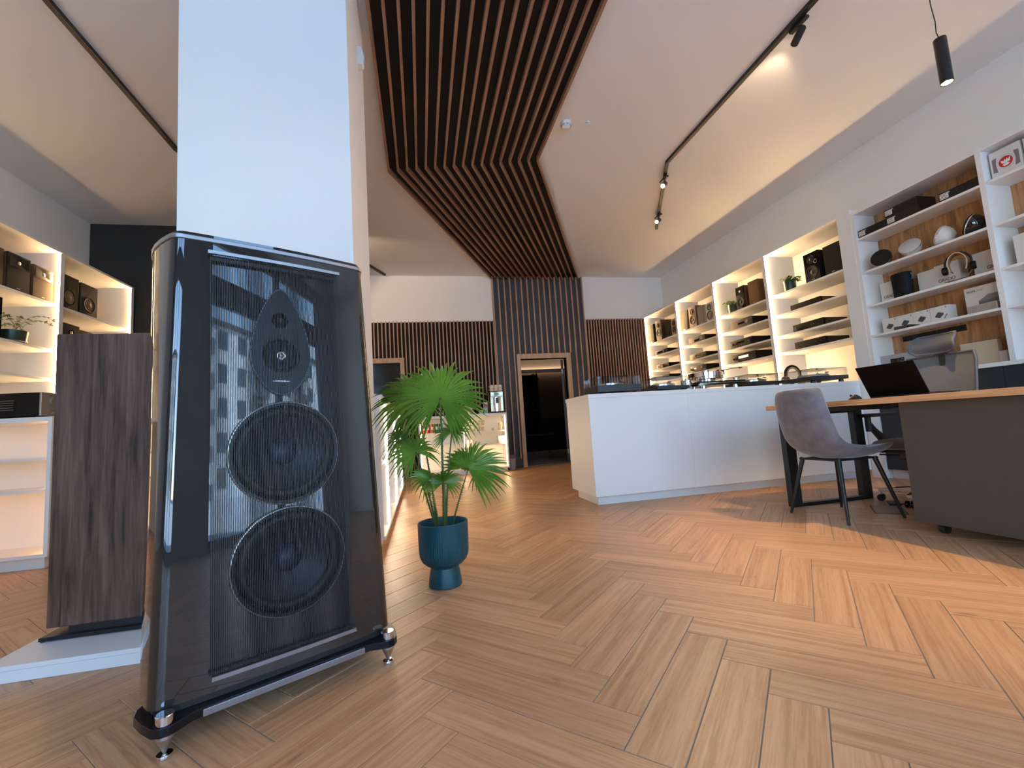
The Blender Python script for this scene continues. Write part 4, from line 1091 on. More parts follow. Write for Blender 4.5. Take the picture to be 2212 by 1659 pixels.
def driver(t, x, z, r, kind='cone', ring=None, y=0):
    f = MB().lathe([(r, .001), (r, -.004), (r-.004, -.005), (r*.86, -.004), (r*.82, -.001)], 32, (x, y, z), 'Y').build('driver', ring or SPDARK, t, smooth=50)
    if kind == 'cone':
        MB().lathe([(r*.83, -.0005), (r*.74, -.004), (r*.66, -.001), (r*.30, -.0003)], 32, (x, y, z), 'Y').build('cone', CONEK, f, smooth=60)
        MB().lathe([(r*.31, -.0004), (r*.2, -.006), (0, -.008)], 20, (x, y, z), 'Y').build('dust_cap', CONEK, f, smooth=80)
    elif kind == 'bronze':
        MB().lathe([(r*.83, -.001), (r*.4, -.0025), (0, -.008)], 32, (x, y, z), 'Y').build('cone', CONEB, f, smooth=80)
    else:
        MB().lathe([(r*.83, -.001), (r*.45, -.002), (r*.3, -.007), (0, -.010)], 20, (x, y, z), 'Y').build('dome', CHROME if kind == 'chrome' else CONEK, f, smooth=80)
def speaker(label, loc, rz, w_, h, d, body, front, drv=(), grille=False, slope=0, port=None, horn=False):
    t = thing('bookshelf_speaker', label, 'speaker', loc, rz)
    if slope:
        MB().prism([(.012, .001), (d, .001), (d-slope*.3, h), (.012+slope, h)], -w_/2, w_/2, lambda a, b_, q: (q, a, b_)).build('cabinet', body, t, bevel=.003)
        MB().prism([(0, .004), (.012, .004), (.012+slope, h-.003), (slope, h-.003)], -w_/2+.004, w_/2-.004, lambda a, b_, q: (q, a, b_)).build('grille' if grille else 'baffle', front, t, bevel=.002)
    else:
        box('cabinet', (-w_/2, w_/2, .012, d, .001, h), body, t, bevel=.003)
        box('grille' if grille else 'baffle', (-w_/2+(.004 if grille else 0), w_/2-(.004 if grille else 0), 0, .012, .004 if grille else .001, h-(.004 if grille else 0)), front, t, bevel=.003 if grille else .0015)
    for x, z, r, kd in drv: driver(t, x, z, r, kd)
    if horn:
        z0, z1 = h*.62, h*.95; a = w_*.42
        b = MB(); fr_ = [(-a, 0, z0), (a, 0, z0), (a, 0, z1), (-a, 0, z1)]; bk = [(-a*.25, .006, (z0+z1)/2-.02), (a*.25, .006, (z0+z1)/2-.02), (a*.25, .006, (z0+z1)/2+.02), (-a*.25, .006, (z0+z1)/2+.02)]
        b.add([(x, -.006, z) for x, _, z in fr_]+[(x, -.0008, z) for x, _, z in bk], [(4+i, 4+(i+1) % 4, (i+1) % 4, i) for i in range(4)]+[(7, 6, 5, 4)])
        b.build('horn', mat('horn_black', (.016, .015, .014), .22), t)
        MB().lathe([(.016, -.001), (.010, -.004), (0, -.005)], 16, (0, 0, (z0+z1)/2), 'Y').build('horn_driver', STEEL, t, smooth=60)
    if port: MB().lathe([(port[2], -.0015), (port[2]*.8, -.002), (port[2]*.7, .002), (0, .0025)], 24, (port[0], -.001, port[1]), 'Y').build('port', CHROME, t, smooth=60)
    box('badge', (-.018, .018, -.0022, .001, .022, .028), STEEL, t)
    return t
POTG = mat('small_pot_green', (.012, .040, .034), .35)
def pot_plant(label, loc, r, h, seed, kind='bush', lean=0):
    t = thing('potted_plant', label, 'plant', loc); rnd = random.Random(seed)
    MB().lathe([(0, .001), (r*.86, .001), (r*.88, .004), (r, h-.002), (r*.985, h), (r*.94, h-.002), (r*.92, h-.02), (0, h-.022)], 32).build('pot', POTG, t, smooth=40)
    MB().lathe([(r*.90, .003), (r*.95, .006), (r*.95, .012), (r*.90, .012)], 32).build('saucer_rim', mat('copper_rim', (.30, .12, .06), .4), t, smooth=50)
    LM = mat('small_leaf', (.10, .20, .028), .5, noise=.4, nscale=9); SM = mat('small_stem', (.09, .10, .03), .6)
    for i in range(11 if kind == 'bush' else 8):
        a = rnd.uniform(0, 2*PI); ln = rnd.uniform(.7, 1.5)*r*(1.5 if kind == 'bush' else 2.0); hgt = rnd.uniform(.5, 1.1)*r*(.8 if kind == 'bush' else 1.9)
        p0 = Vector((rnd.uniform(-.3, .3)*r, rnd.uniform(-.3, .3)*r, h-.022)); p2 = Vector((math.cos(a)*ln, math.sin(a)*ln-lean*rnd.uniform(0, .5), h+hgt*rnd.uniform(-.35 if kind == 'bush' else .3, .8)))
        p1 = Vector((p2.x*.4, p2.y*.4, h+hgt*1.2)); pts = [p0*(1-s)**2+p1*2*s*(1-s)+p2*s*s for s in [k/8 for k in range(9)]]
        st = MB().tube(pts, .0016, 5).build('stem', SM, t)
        b = MB()
        for k in range(3, 9):
            q = pts[k]
            for sd in (-1, 1, .2):
                an = a+sd*1.0+rnd.uniform(-.4, .4); L = r*rnd.uniform(.35, .6)*(1 if kind == 'bush' else .62); e = Vector((math.cos(an), math.sin(an), rnd.uniform(-.4, .35))).normalized(); s_ = e.cross(Vector((0, 0, 1))).normalized()
                W = L*.38
                b.add([q, q+e*L*.4+s_*W+Vector((0, 0, -.003)), q+e*L, q+e*L*.4-s_*W+Vector((0, 0, -.003)), q+e*L*.45+Vector((0, 0, .004))], [(0, 4, 1), (1, 4, 2), (2, 4, 3), (3, 4, 0)])
        o = b.build('leaves', LM, st); o['kind'] = 'stuff'
    return t
# ------------------------------------------------------------------ things on the lit right bookcase
FX = 4.60
z = SHZ[0]+.0005
speaker('dark cloth-fronted speaker nearest the slat wall on the top shelf', (FX, 7.97, z), RW, .20, .385, .26, SPDARK, GRILLE, grille=True)
speaker('grey-fronted two-way speaker with wooden sides in the furthest bay', (FX, 7.685, z), RW, .185, .40, .30, SPWOOD, GREIGE, [(0, .30, .045, 'dome'), (0, .16, .072, 'cone')])
speaker('brown cloth-fronted speaker in the middle of the furthest bay', (FX+.02, 7.42, z), RW, .19, .30, .28, SPWOOD, GRILLE, grille=True)
speaker('light wooden two-way speaker beside the second light strip', (FX, 7.15, z), RW, .17, .30, .26, SPWOOD, mat('speaker_oak', (.34, .20, .10), .5), [(0, .22, .05, 'dome'), (0, .10, .06, 'cone')])
speaker('sloped dark cloth speaker at the far end of the second bay', (FX, 6.84, z), RW, .19, .36, .30, SPWOOD, GRILLE, grille=True, slope=.03)
speaker('walnut speaker with pale sloped front and black woofer', (FX, 6.585, z), RW, .19, .365, .32, SPWOOD, mat('speaker_front_beige', (.32, .23, .15), .5), [(0, .275, .048, 'dome'), (0, .135, .075, 'cone')])
speaker('light grey cloth speaker beside the walnut one', (FX, 6.36, z), RW, .17, .315, .26, SPWHITE, mat('speaker_cloth_grey', (.21, .185, .155), .9), grille=True)
speaker('white two-way speaker with brown cones', (FX, 6.125, z), RW, .19, .30, .26, SPWHITE, SPWHITE, [(0, .225, .05, 'bronze'), (0, .095, .072, 'bronze')])
speaker('black horn speaker with walnut sides in the third bay', (FX, 5.425, z), RW, .17, .33, .30, SPWOOD, SPDARK, [(0, .10, .072, 'cone')], horn=True)
speaker('walnut speaker with tan cloth front in the third bay', (FX, 5.175, z), RW, .18, .335, .30, SPWOOD, TAN, grille=True)
speaker('black two-way speaker with chrome ring port', (FX, 4.225, z), RW, .20, .345, .30, SPDARK, BLACKGLOSS, [(0, .265, .05, 'dome'), (0, .11, .078, 'cone')], port=(.055, .225, .024))
speaker('plain black cloth speaker beside the white pilaster', (FX, 3.96, z), RW, .21, .34, .30, SPDARK, GRILLEB, grille=True)
pot_plant('trailing plant in green pot in the third lit bay', (4.72, 5.74, z), .075, .15, 5, lean=-.0)
pot_plant('leafy plant in green pot in the nearest lit bay', (4.70, 4.66, z), .075, .15, 9)
def row(z, items):
    for a in items: pass
z = SHZ[1]+.0005
comp('slim dark component with two knobs in the furthest bay', (FX, 7.66, z), RW, .43, .085, .32, 'dark', [(-.17, .045, .02, 's'), (.10, .045, .024, 'b')], (-.12, .06, .025, .065))
comp('bronze-faced component with dark display in the second bay', (FX, 6.54, z), RW, .43, .10, .34, 'bronze', [(.16, .055, .025, 'z')], (-.06, .08, .025, .055))
comp('silver-bronze amplifier with a round dial in the third bay', (FX, 5.475, z), RW, .44, .125, .34, 'bronze', [(.13, .07, .026, 'z')], (-.06, .07, .058, .082))
comp('slim black component on the upper shelf of the nearest lit bay', (FX, 4.38, z), RW, .43, .070, .34, 'black', fins=True)
z = SHZ[2]+.0005
comp('bronze amplifier with large round knob in the furthest bay', (FX, 7.66, z), RW, .42, .085, .30, 'bronze', [(0, .045, .032, 'z'), (-.16, .045, .010, 's')])
comp('bronze amplifier with a row of small dials in the second bay', (FX, 6.555, z), RW, .44, .090, .34, 'bronze', [(-.05, .055, .016, 'b'), (-.12, .03, .010, 'z'), (.03, .03, .010, 'z'), (.08, .03, .010, 'z'), (.13, .03, .010, 'z')])
comp('black amplifier with handles in the third bay', (FX, 5.51, z), RW, .46, .115, .36, 'black', [(-.18, .06, .018, 'b'), (.17, .06, .022, 'b')], (-.10, .06, .06, .085), buttons=[(-.1, .035), (-.05, .035), (0, .035), (.05, .035)])
comp('black amplifier with small chrome knob in the nearest lit bay', (FX, 4.38, z), RW, .43, .090, .34, 'black', [(-.17, .045, .017, 'c')], buttons=[(-.13, .045), (-.10, .045), (.05, .045), (.08, .045)], fins=True)
z = SHZ[3]+.0005
comp('bronze component with round knob low in the furthest bay', (FX, 7.68, z), RW, .42, .085, .30, 'bronze', [(-.02, .045, .030, 'z')])
comp('dark bronze receiver with lit display in the second bay', (FX, 6.565, z), RW, .43, .105, .34, 'dark', [(-.18, .055, .022, 'c'), (.10, .065, .020, 'z'), (.17, .06, .012, 'c')], (-.12, -.06, .05, .075), lit=True)
comp('black receiver with pale wide display in the third bay', (FX, 5.50, z), RW, .48, .125, .36, 'black', [(-.18, .06, .02, 'c')], (-.10, .10, .055, .092), lit=True, buttons=[(.13, .05), (.16, .05)])
comp('low plain black component in the nearest lit bay', (FX, 4.385, z), RW, .43, .090, .34, 'black', [(.1, .05, .012, 'b')], fins=True)

# ------------------------------------------------------------------ things on the walnut backed bookcase
BX = mat('carton_black', (.008, .007, .008), .4); CW = mat('carton_white', (.68, .66, .63), .5); INK = mat('ink_black', (.01, .01, .012), .6); CWD = mat('carton_pale_grey', (.55, .54, .55), .5)  # last one: pale grey for print lines and plain boxes
def carton(name, label, loc, w_, h, d, m, rz=RW):
    t = thing(name, label, 'box', loc, rz); box('carton', (-w_/2, w_/2, 0, d, .0005, h), m, t, bevel=.0015)
    MB().box(-w_/2+.001, w_/2-.001, d*.5-.001, d*.5+.001, h, h+.0004).build('lid_seam', INK if m is not BX else SPDARK, t)
    return t
def sticker(t, x0, x1, z0, z1):
    s = box('sticker', (x0, x1, -.0008, -.0001, z0, z1), mat('sticker_white', (.70, .68, .68), .6), t)
    for i in range(4): MB().box(x0+.006, x1-.006-.01*(i % 2), -.0012, -.0008, z1-.008-.011*i-.003, z1-.008-.011*i).build('print_line', INK, s)
    MB().cyl((x1+.006, -.0008, z1-.004), (x1+.006, 0, z1-.004), .007, n=14).build('seal', mat('seal_pink', (.45, .33, .33), .6), t)
WX = 4.565
z = WZ[0]+.0005
for y, zz, lab in ((3.46, z, 'black carton at the far end of the top walnut shelf'), (3.17, z, 'black carton under another one on the top walnut shelf'), (3.18, z+.0815, 'black carton stacked on the lower one on the top walnut shelf'), (2.72, z, 'black carton beside the bookcase divider on the top walnut shelf')):
    t = carton('shipping_carton', lab, (WX, y, zz), .295 if y != 2.72 else .29, .080, .22, BX); sticker(t, -.14, -.075, .018, .068); t['group'] = 'black cartons on the top shelf'
z = WZ[1]+.0005
def round_speaker(label, y, body, face, tilt, rz, r=.086):
    t = thing('round_speaker', label, 'speaker', (4.64, y, z), rz); c = math.cos(tilt); s = math.sin(tilt)
    n = 32; prof = [(0, .0), (r*.45, .003), (r*.8, .035), (r*.97, .075), (r, .095)]
    def put(p): # tilt the bowl forward about x
        x, y_, h = p; return (x, y_*c-(h)*s, y_*s+h*c)
    def lat(prof, name, m, parent):
        vs = []; fs = []
        for rr, h in prof:
            for i in range(n): a = 2*PI*i/n; vs.append(put((rr*math.cos(a), rr*math.sin(a), h-.05)))
        zo = .0
        for j in range(len(prof)-1):
            for i in range(n): fs.append((j*n+i, j*n+(i+1) % n, (j+1)*n+(i+1) % n, (j+1)*n+i))
        o = MB().add(vs, fs).build(name, m, parent, smooth=50); return o
    b_ = lat(prof, 'shell', body, t); ri = lat([(r, .095), (r*1.005, .099), (r, .103)], 'trim_ring', CHROME, t); g = lat([(r, .103), (r*.99, .112), (r*.9, .116), (0, .117)], 'grille', face, t)
    zmin = min(v.co.z for v in b_.data.vertices)
    for o in (b_, ri, g): o.location.z = -zmin+.001
WB_ = mat('round_white', (.66, .64, .60), .25); WG = mat('round_white_cloth', (.46, .45, .44), .8)
round_speaker('round black speaker tilted towards the room', 3.455, BLACKGLOSS, GRILLEB, math.radians(74), RW+math.radians(20))
round_speaker('round white speaker lying face up beside the black one', 3.185, WB_, WG, math.radians(58), RW+math.radians(15))
round_speaker('round white speaker turned sideways on its rim', 2.895, WB_, WG, math.radians(62), RW-math.radians(72))
round_speaker('round black speaker turned sideways beside the divider', 2.675, BLACKGLOSS, GRILLEB, math.radians(62), RW-math.radians(72))
z = WZ[2]+.0005
BRAND = 'GRADO'
def brand_box(label, y, w_, tx, x=4.703):
    t = carton('headphone_box', label, (x, y, z), w_, .215, .10, CW); t['group'] = 'white headphone boxes'
    text('lettering', BRAND, .040, INK, t, (tx, -.001, .055), FR, spacing=.9); return t
brand_box('white lettered headphone box half behind the black bucket speaker', 3.475, .20, -.075)
brand_box('white lettered headphone box left of the headphone stand', 2.985, .19, -.075)
brand_box('white lettered headphone box right of the headphone stand', 2.695, .19, -.01)
t = carton('speaker_carton', 'plain white carton behind the black bucket speaker', (4.713, 3.155, z), .15, .205, .09, CW)
t = thing('bucket_speaker', 'black bucket-shaped portable speaker with strap', 'speaker', (4.64, 3.315, z))
MB().lathe([(0, .001), (.074, .001), (.080, .008), (.088, .225), (.086, .235), (.080, .238), (0, .236)], 36, scale=(.8, 1)).build('body', mat('bucket_black', (.004, .004, .0055), .6, spec=.2), t, smooth=40)
MB().tube([(0, -.086, .215), (-.01, -.100, .205), (-.01, -.105, .18), (0, -.095, .165), (0, -.084, .16)], .007, 8).build('strap', mat('strap_grey', (.10, .12, .12), .6), t, smooth=60)
box('badge', (-.0640, -.0600, -.02, .012, .022, .026), STEEL, t)
# headphones on a bent wood stand
t = thing('headphone_stand', 'bent wooden stand carrying black headphones', 'headphone stand', (4.622, 2.845, z), RW+math.radians(25))
def loop(w_, h, zb, n=24):
    pts = []
    for i in range(n+1):
        a = -PI*.72+2*PI*.72*i/n; pts.append((w_*math.sin(a)*(1 if abs(a) < PI/2 else .95), zb+h*(.5+.5*math.cos(a))))
    return pts
lp = loop(.062, .19, .055)
b = MB(); vs = []; fs = []
for k, (x, zz) in enumerate(lp):
    a, c = lp[max(k-1, 0)], lp[min(k+1, len(lp)-1)]; dx, dz = c[0]-a[0], c[1]-a[1]; L = math.hypot(dx, dz); nx, nz = -dz/L*.004, dx/L*.004
    vs += [(x-nx, -.045, zz-nz), (x+nx, -.045, zz+nz), (x+nx, .055, zz+nz), (x-nx, .055, zz-nz)]
for k in range(len(lp)-1):
    for j in range(4): fs.append((k*4+j, k*4+(j+1) % 4, k*4+4+(j+1) % 4, k*4+4+j))
fs += [(0, 1, 2, 3), tuple(len(lp)*4-1-i for i in range(4))]
b.add(vs, fs).build('loop', wood('stand_ply', (.26, .12, .05), (.42, .24, .12), 'Y', 2, .45), t, smooth=40)
MB().tube([(x, -.046, zz) for x, zz in lp], .0045, 8).build('loop_edge', mat('ply_edge', (.58, .42, .27), .5), t, smooth=60)
MB().box(-.075, .075, -.05, .06, .001, .016).build('base', mat('stand_base', (.09, .05, .025), .5), t, bevel=.006)
t2 = thing('headphones', 'black over-ear headphones hanging on the bent wood stand', 'headphones', (4.622, 2.845, z), RW+math.radians(25))
MB().tube([(.083*math.sin(a), .005, .165+.090*math.cos(a)) for a in [(-1.75+3.5*i/18) for i in range(19)]], .0075, 8).build('headband', BLACK, t2, smooth=60)
for s in (-1, 1):
    e = MB().lathe([(0, -.016), (.030, -.016), (.036, -.010), (.036, .008), (.030, .018), (0, .018)], 28, (s*.088, .005, .115), 'X').build('ear_cup', SPDARK, t2, smooth=40)
    MB().lathe([(.022, s*.0185-.0005), (.020, s*.020), (.010, s*.017), (0, s*.0175)], 24, (s*.088, .005, .115), 'X').build('cup_grille', STEEL, e, smooth=60)
MB().tube([(.08, -.005, .08), (.05, -.055, .02), (-.02, -.075, .006), (-.08, -.06, .006), (-.095, -.03, .012)], .0035, 6).build('cable', mat('cable_copper', (.25, .13, .08), .45), t2, smooth=60)
z = WZ[3]+.0005
STR = mat('print_purple_grey', (.075, .065, .085), .6)
def streamer_box(label, y, remote):
    t = carton('device_carton', label, (4.60, y, z), .141, .135, .10, CW); t['group'] = 'small white device cartons'
    def pic(poly, m, nm='print'): MB().prism(poly, 0, .0006, lambda a, b_, q: (a, -q-.0001, b_)).build(nm, m, t)
    pic([(-.035, .045), (-.002, .030), (.034, .056), (.034, .070), (-.004, .040+.006), (-.035, .060)][:0] or [(-.036, .050), (-.034, .042), (-.002, .028), (.004, .029), (.034, .058), (.033, .068), (-.004, .084), (-.010, .083)], STR)
    if remote: pic([(.030, .020), (.036, .017), (.062, .052), (.056, .056)], STR)
    MB().box(-.062, -.020, -.0007, -.0001, .117, .120).build('print_line', CWD, t)
    MB().box(.048, .060, -.0008, 0, .112, .122).build('seal', mat('gold_seal', (.30, .20, .08), .5), t)
for i, y in enumerate((3.455, 3.312, 3.169, 3.026)):
    streamer_box(['small white device carton furthest along the lower walnut shelf', 'small white device carton behind the black remote', 'small white device carton third along the lower walnut shelf', 'small white device carton printed with a remote'][i], y, i == 3)
t = thing('remote_bar', 'flat black remote lying before the white device cartons', 'remote', (4.575, 3.30, z), RW+.15)
MB().box(-.09, .02, -.010, .010, .001, .030).build('body', BLACKGLOSS, t, bevel=.003)
MB().prism([(.024, .001), (.11, .001), (.11, .012), (.04, .030), (.024, .030)], -.008, .008, lambda a, b_, q: (a, q, b_)).build('wedge', BLACK, t)
t = carton('amplifier_carton', 'large white printed carton behind the small silver amplifier', (4.66, 2.72, z), .28, .235, .13, CW)
text('lettering', 'WiiM', .028, INK, t, (-.125, -.001, .190), FR); text('lettering', 'AMP', .024, mat('print_teal', (.30, .42, .42), .6), t, (-.055, -.001, .190), FR)
MB().box(-.125, -.045, -.0007, -.0001, .177, .180).build('print_line', CWD, t)
for nm, poly, m in (('print', [(-.05, .080), (-.05, .107), (.02, .150), (.139, .150), (.139, .080)], mat('print_grey', (.24, .22, .235), .6)), ('print', [(-.05, .080), (-.05, .100), (.139, .116), (.139, .080)], mat('print_grey_dark', (.17, .155, .175), .6))):
    MB().prism(poly, 0, .0006 if m.name == 'print_grey' else .0009, lambda a, b_, q: (a, -q-.0001, b_)).build(nm, m, t)
t = thing('mini_amplifier', 'small silver amplifier with round knob before the printed carton', 'amplifier', (4.575, 2.70, z), RW)
box('case', (-.105, .095, 0, .08, .004, .066), mat('silver_light', (.52, .50, .49), .35, metal=.6), t, bevel=.006)
MB().lathe([(0, -.009), (.019, -.009), (.0205, -.007), (.0205, .001)], 28, (.055, 0, .036), 'Y').build('knob', mat('silver_knob', (.6, .58, .55), .3, metal=.7), t, smooth=40)
MB().box(-.1, .09, .006, .07, .0005, .004).build('foot', BLACK, t)
# standing items on the worktop ledge
z = 1.0195
t = carton('picture_box', 'grey box with abstract picture standing beside the pilaster', (4.62, 3.445, z), .32, .205, .06, mat('carton_grey', (.40, .41, .44), .5))
f = box('picture', (-.070, .060, -.0012, -.0002, .035, .165), INK, t); rp = random.Random(4)
for i in range(14):
    x, zz, r = rp.uniform(-.06, .05), rp.uniform(.05, .155), rp.uniform(.008, .02); m = [PL, mat('pic_red', (.5, .03, .03), .6), mat('pic_grey', (.25, .28, .3), .6)][i % 3]
    MB().lathe([(r, -.0016), (r*.72, -.0016)], 18, (x, 0, zz), 'Y').build('print', m, f)
carton('display_card', 'cream card box standing behind the office chair backrest', (4.72, 2.86, z), .26, .205, .05, mat('cream_card', (.62, .52, .40), .6))
carton('small_card', 'small white card standing on the ledge by the divider', (4.70, 2.695, z), .05, .10, .05, CW)
# right hand bay, cut by the frame
z = WZ[0]+.0005
t = carton('logo_box', 'white box with red round logo at the upper right', (4.60, 2.42, z), .19, .225, .16, CW)
RED = mat('logo_red', (.55, .012, .022), .5)
MB().lathe([(.043, -.0008), (0, -.0008)], 40, (0, 0, .110), 'Y').build('logo_disc', RED, t)
for nm, poly in (('window', [(-.082, .055), (-.052, .048), (-.060, .11), (-.052, .17), (-.082, .165)]), ('window', [(.052, .048), (.082, .055), (.082, .165), (.052, .17), (.060, .11)])):
    MB().prism(poly, 0, .0006, lambda a, b_, q: (a, -q-.0001, b_)).build(nm, mat('window_grey', (.20, .17, .18), .4), t)
MB().lathe([(.062, -.0005), (.043, -.0005)], 40, (0, 0, .110), 'Y').build('logo_ring', mat('logo_ring_white', (.62, .60, .57), .5), t)
for poly in ([(-.028, .128), (-.010, .118), (-.004, .134), (.002, .118), (.010, .137), (.014, .122), (.030, .136), (.026, .104), (.008, .100), (-.014, .100), (-.026, .108)], [(-.022, .090), (-.006, .098), (.010, .098), (.024, .090), (.012, .078), (-.010, .076)]):
    MB().prism(poly, 0, .0013, lambda a, b_, q: (a, -q-.0001, b_)).build('logo_figure', PL, t)
carton('shelf_carton', 'white carton cut by the right edge on the third shelf', (4.60, 2.36, WZ[2]+.0005), .20, .23, .18, CW)
carton('shelf_carton', 'grey carton beside the logo box at the right edge', (4.60, 2.22, WZ[0]+.0005), .18, .22, .18, CWD)
# ------------------------------------------------------------------ turntables on the counter (z of the counter top)
TZ = 1.0045
ALUM = mat('platter_silver', (.62, .62, .63), .2, metal=1); RECORD = mat('vinyl', (.006, .006, .007), .25)
def tonearm(t, x, y, z, ln, rz, m=None):
    m = m or STEEL
    a = MB().cyl((x, y, z-.05), (x, y, z), .018, n=18).build('tonearm_base', BLACK, t, smooth=40)
    e = (x-ln*math.cos(rz), y-ln*math.sin(rz), z-.002)
    MB().tube([(x+.05*math.cos(rz), y+.05*math.sin(rz), z), (x, y, z), e], .004, 8).build('tonearm', m, a, smooth=60)
    MB().cyl((x+.045*math.cos(rz), y+.045*math.sin(rz), z), (x+.07*math.cos(rz), y+.07*math.sin(rz), z), .011, n=14).build('counterweight', BLACK, a, smooth=40)
    MB().box(e[0]-.012, e[0]+.012, e[1]-.012, e[1]+.012, e[2]-.012, e[2]).build('cartridge', mat('cartridge_red', (.4, .03, .05), .4), a)
def turntable(label, x, y, w_, d, plinth, h0=.022, h=.045, cover=.075, platter=ALUM, pr=.145, rec=False, edge=None, hinge_open=False):
    t = thing('turntable', label, 'turntable', (x, y, TZ))
    for sx in (-1, 1):
        for yy in (.05, d-.05): MB().lathe([(0, .0005), (.022, .0005), (.026, .01), (.020, h0), (0, h0)], 20, (sx*(w_/2-.05), yy, 0)).build('foot', BLACK, t, smooth=40)
    box('plinth', (-w_/2, w_/2, 0, d, h0, h0+h), plinth, t, bevel=.004)
    zp = h0+h
    MB().lathe([(.02, zp), (pr-.004, zp+.004), (pr, zp+.006), (pr, zp+.022), (pr-.003, zp+.024), (0, zp+.024)], 48, (-.035, d/2, 0)).build('platter', platter, t, smooth=35)
    MB().lathe([(pr-.004, zp+.0243), (pr-.004, zp+.026), (.006, zp+.026), (.004, zp+.036), (0, zp+.036)], 48, (-.035, d/2, 0)).build('record' if rec else 'mat', RECORD if rec else mat('platter_mat', (.05, .045, .045), .9), t, smooth=35)
    tonearm(t, w_/2-.06, d-.08, zp+.052, .21, math.radians(62))
    if cover:
        c = MB(); a, tk, zc = w_/2-.004, .003, zp+.004
        c.box(-a, a, .004, .004+tk, zc, zc+cover).box(-a, a, d-.004-tk, d-.004, zc, zc+cover).box(-a, -a+tk, .004+tk, d-.004-tk, zc, zc+cover).box(a-tk, a, .004+tk, d-.004-tk, zc, zc+cover).box(-a, a, .004, d-.004, zc+cover, zc+cover+tk)
        c.build('dust_cover', ACRYL, t)
    return t
DKB = mat('plinth_blue_black', (.018, .022, .030), .4)
turntable('turntable with clear cover at the open end of the counter', 1.87, 3.90, .45, .36, DKB, .020, .065, .078)
turntable('slim turntable with low clear cover second along the counter', 2.44, 3.90, .35, .36, DKB, .018, .035, .085, rec=False)
turntable('dark green turntable fourth along the counter', 3.53, 3.93, .44, .36, mat('plinth_green_black', (.010, .018, .016), .4), .020, .035, .070)
t5 = turntable('turntable with white platter and clear cover by the bookcase', 4.27, 3.87, .46, .37, DKB, .035, .042, .075, platter=mat('platter_white', (.62, .58, .53), .4), rec=False)
# heavy silver turntable in the middle
t = thing('turntable', 'heavy chrome turntable with tall stacked platter third along the counter', 'turntable', (2.945, 3.93, TZ))
for x, y in ((-.13, .04), (.26, .06), (-.02, .36)):
    MB().lathe([(0, .0005), (.028, .0005), (.028, .030), (.022, .032), (.022, .04), (0, .04)], 24, (x, y, 0)).build('foot', CHROME, t, smooth=30)
MB().prism([(-.19, .02), (.02, -.02), (.34, .0), (.36, .08), (.10, .40), (-.08, .42), (-.2, .12)], .038, .058).build('lower_plinth', BLACKGLOSS, t, bevel=.004)
MB().prism([(-.17, .03), (.02, 0), (.33, .01), (.34, .08), (.09, .37), (-.07, .38), (-.18, .12)], .060, .066).build('silver_plate', ALUM, t, bevel=.001)
MB().prism([(-.18, .025), (.02, -.01), (.34, .005), (.35, .08), (.10, .39), (-.08, .40), (-.19, .12)], .067, .082).build('upper_plinth', BLACKGLOSS, t, bevel=.004)
MB().lathe([(0, .082), (.09, .082), (.09, .105), (0, .105)], 40, (0, .17, 0)).build('sub_platter', CHROME, t, smooth=30)
MB().lathe([(.02, .105), (.165, .107), (.172, .112), (.172, .130), (.169, .133), (.172, .136), (.172, .176), (.168, .180), (0, .180)], 64, (0, .17, 0)).build('platter', CHROME, t, smooth=30)
MB().lathe([(0, .180), (.042, .180), (.042, .204), (.038, .208), (0, .208)], 32, (0, .17, 0)).build('record_clamp', STEEL, t, smooth=30)
MB().lathe([(0, .082), (.022, .082), (.022, .098), (.03, .10), (.03, .108), (0, .108)], 24, (.28, .07, 0)).build('arm_pillar', CHROME, t, smooth=30)
tonearm(t, .27, .25, .215, .23, math.radians(100))
m_ = MB().lathe([(0, .0005), (.055, .0005), (.056, .004), (.056, .105), (.052, .110), (.02, .110), (.02, .122), (0, .122)], 36, (-.262, .12, 0)).build('motor', CHROME, t, smooth=30)
t = thing('headphones', 'brown-padded headphones resting behind the white platter turntable', 'headphones', (4.25, 4.33, TZ))
MB().tube([(.105*math.cos(a), .0, .13+.115*math.sin(a)) for a in [PI*(i/18)*1.1-.16 for i in range(19)]], .014, 10).build('headband', SPDARK, t, smooth=60)
MB().tube([(.085*math.cos(a), -.004, .13+.095*math.sin(a)) for a in [PI*i/18 for i in range(19)]], .011, 8).build('headband_pad', mat('pad_brown', (.42, .24, .11), .6), t, smooth=60)
for s in (-1, 1): MB().lathe([(0, -.022), (.045, -.022), (.055, -.012), (.055, .012), (.045, .02), (0, .02)], 28, (s*.105, 0, .075), 'X').build('ear_cup', SPWOOD, t, smooth=40)
box('rest', (-.08, .08, -.05, .05, .0005, .02), SPDARK, t)

# ------------------------------------------------------------------ left wall bookcase
GX = -3.53
z = 2.2625
speaker('large dark two-way speaker cut by the left edge on the top shelf', (GX, 4.43, z), LW, .24, .335, .32, SPWOOD, mat('speaker_brown_front', (.055, .038, .028), .5), [(.0, .25, .052, 'chrome'), (0, .105, .090, 'cone')])
speaker('black horn speaker with wooden sides on the left top shelf', (GX, 4.705, z), LW, .235, .335, .34, SPWOOD, GRILLEB, [], horn=True)
speaker('brown cloth speaker beside the bright light strip on the left', (GX, 4.975, z), LW, .235, .32, .34, SPWOOD, mat('speaker_cloth_brown', (.065, .035, .022), .8), horn=True)
BRN = mat('speaker_bronze_front', (.050, .038, .030), .4)
speaker('dark speaker with bronze cone nearer the light strip', (GX, 5.30, z), LW, .245, .355, .32, SPDARK, BRN, [(0, .125, .082, 'bronze')])
speaker('dark speaker with bronze cone nearer the dark wall', (GX, 5.58, z), LW, .245, .345, .32, SPDARK, BRN, [(0, .125, .085, 'bronze')])
z = 1.8005
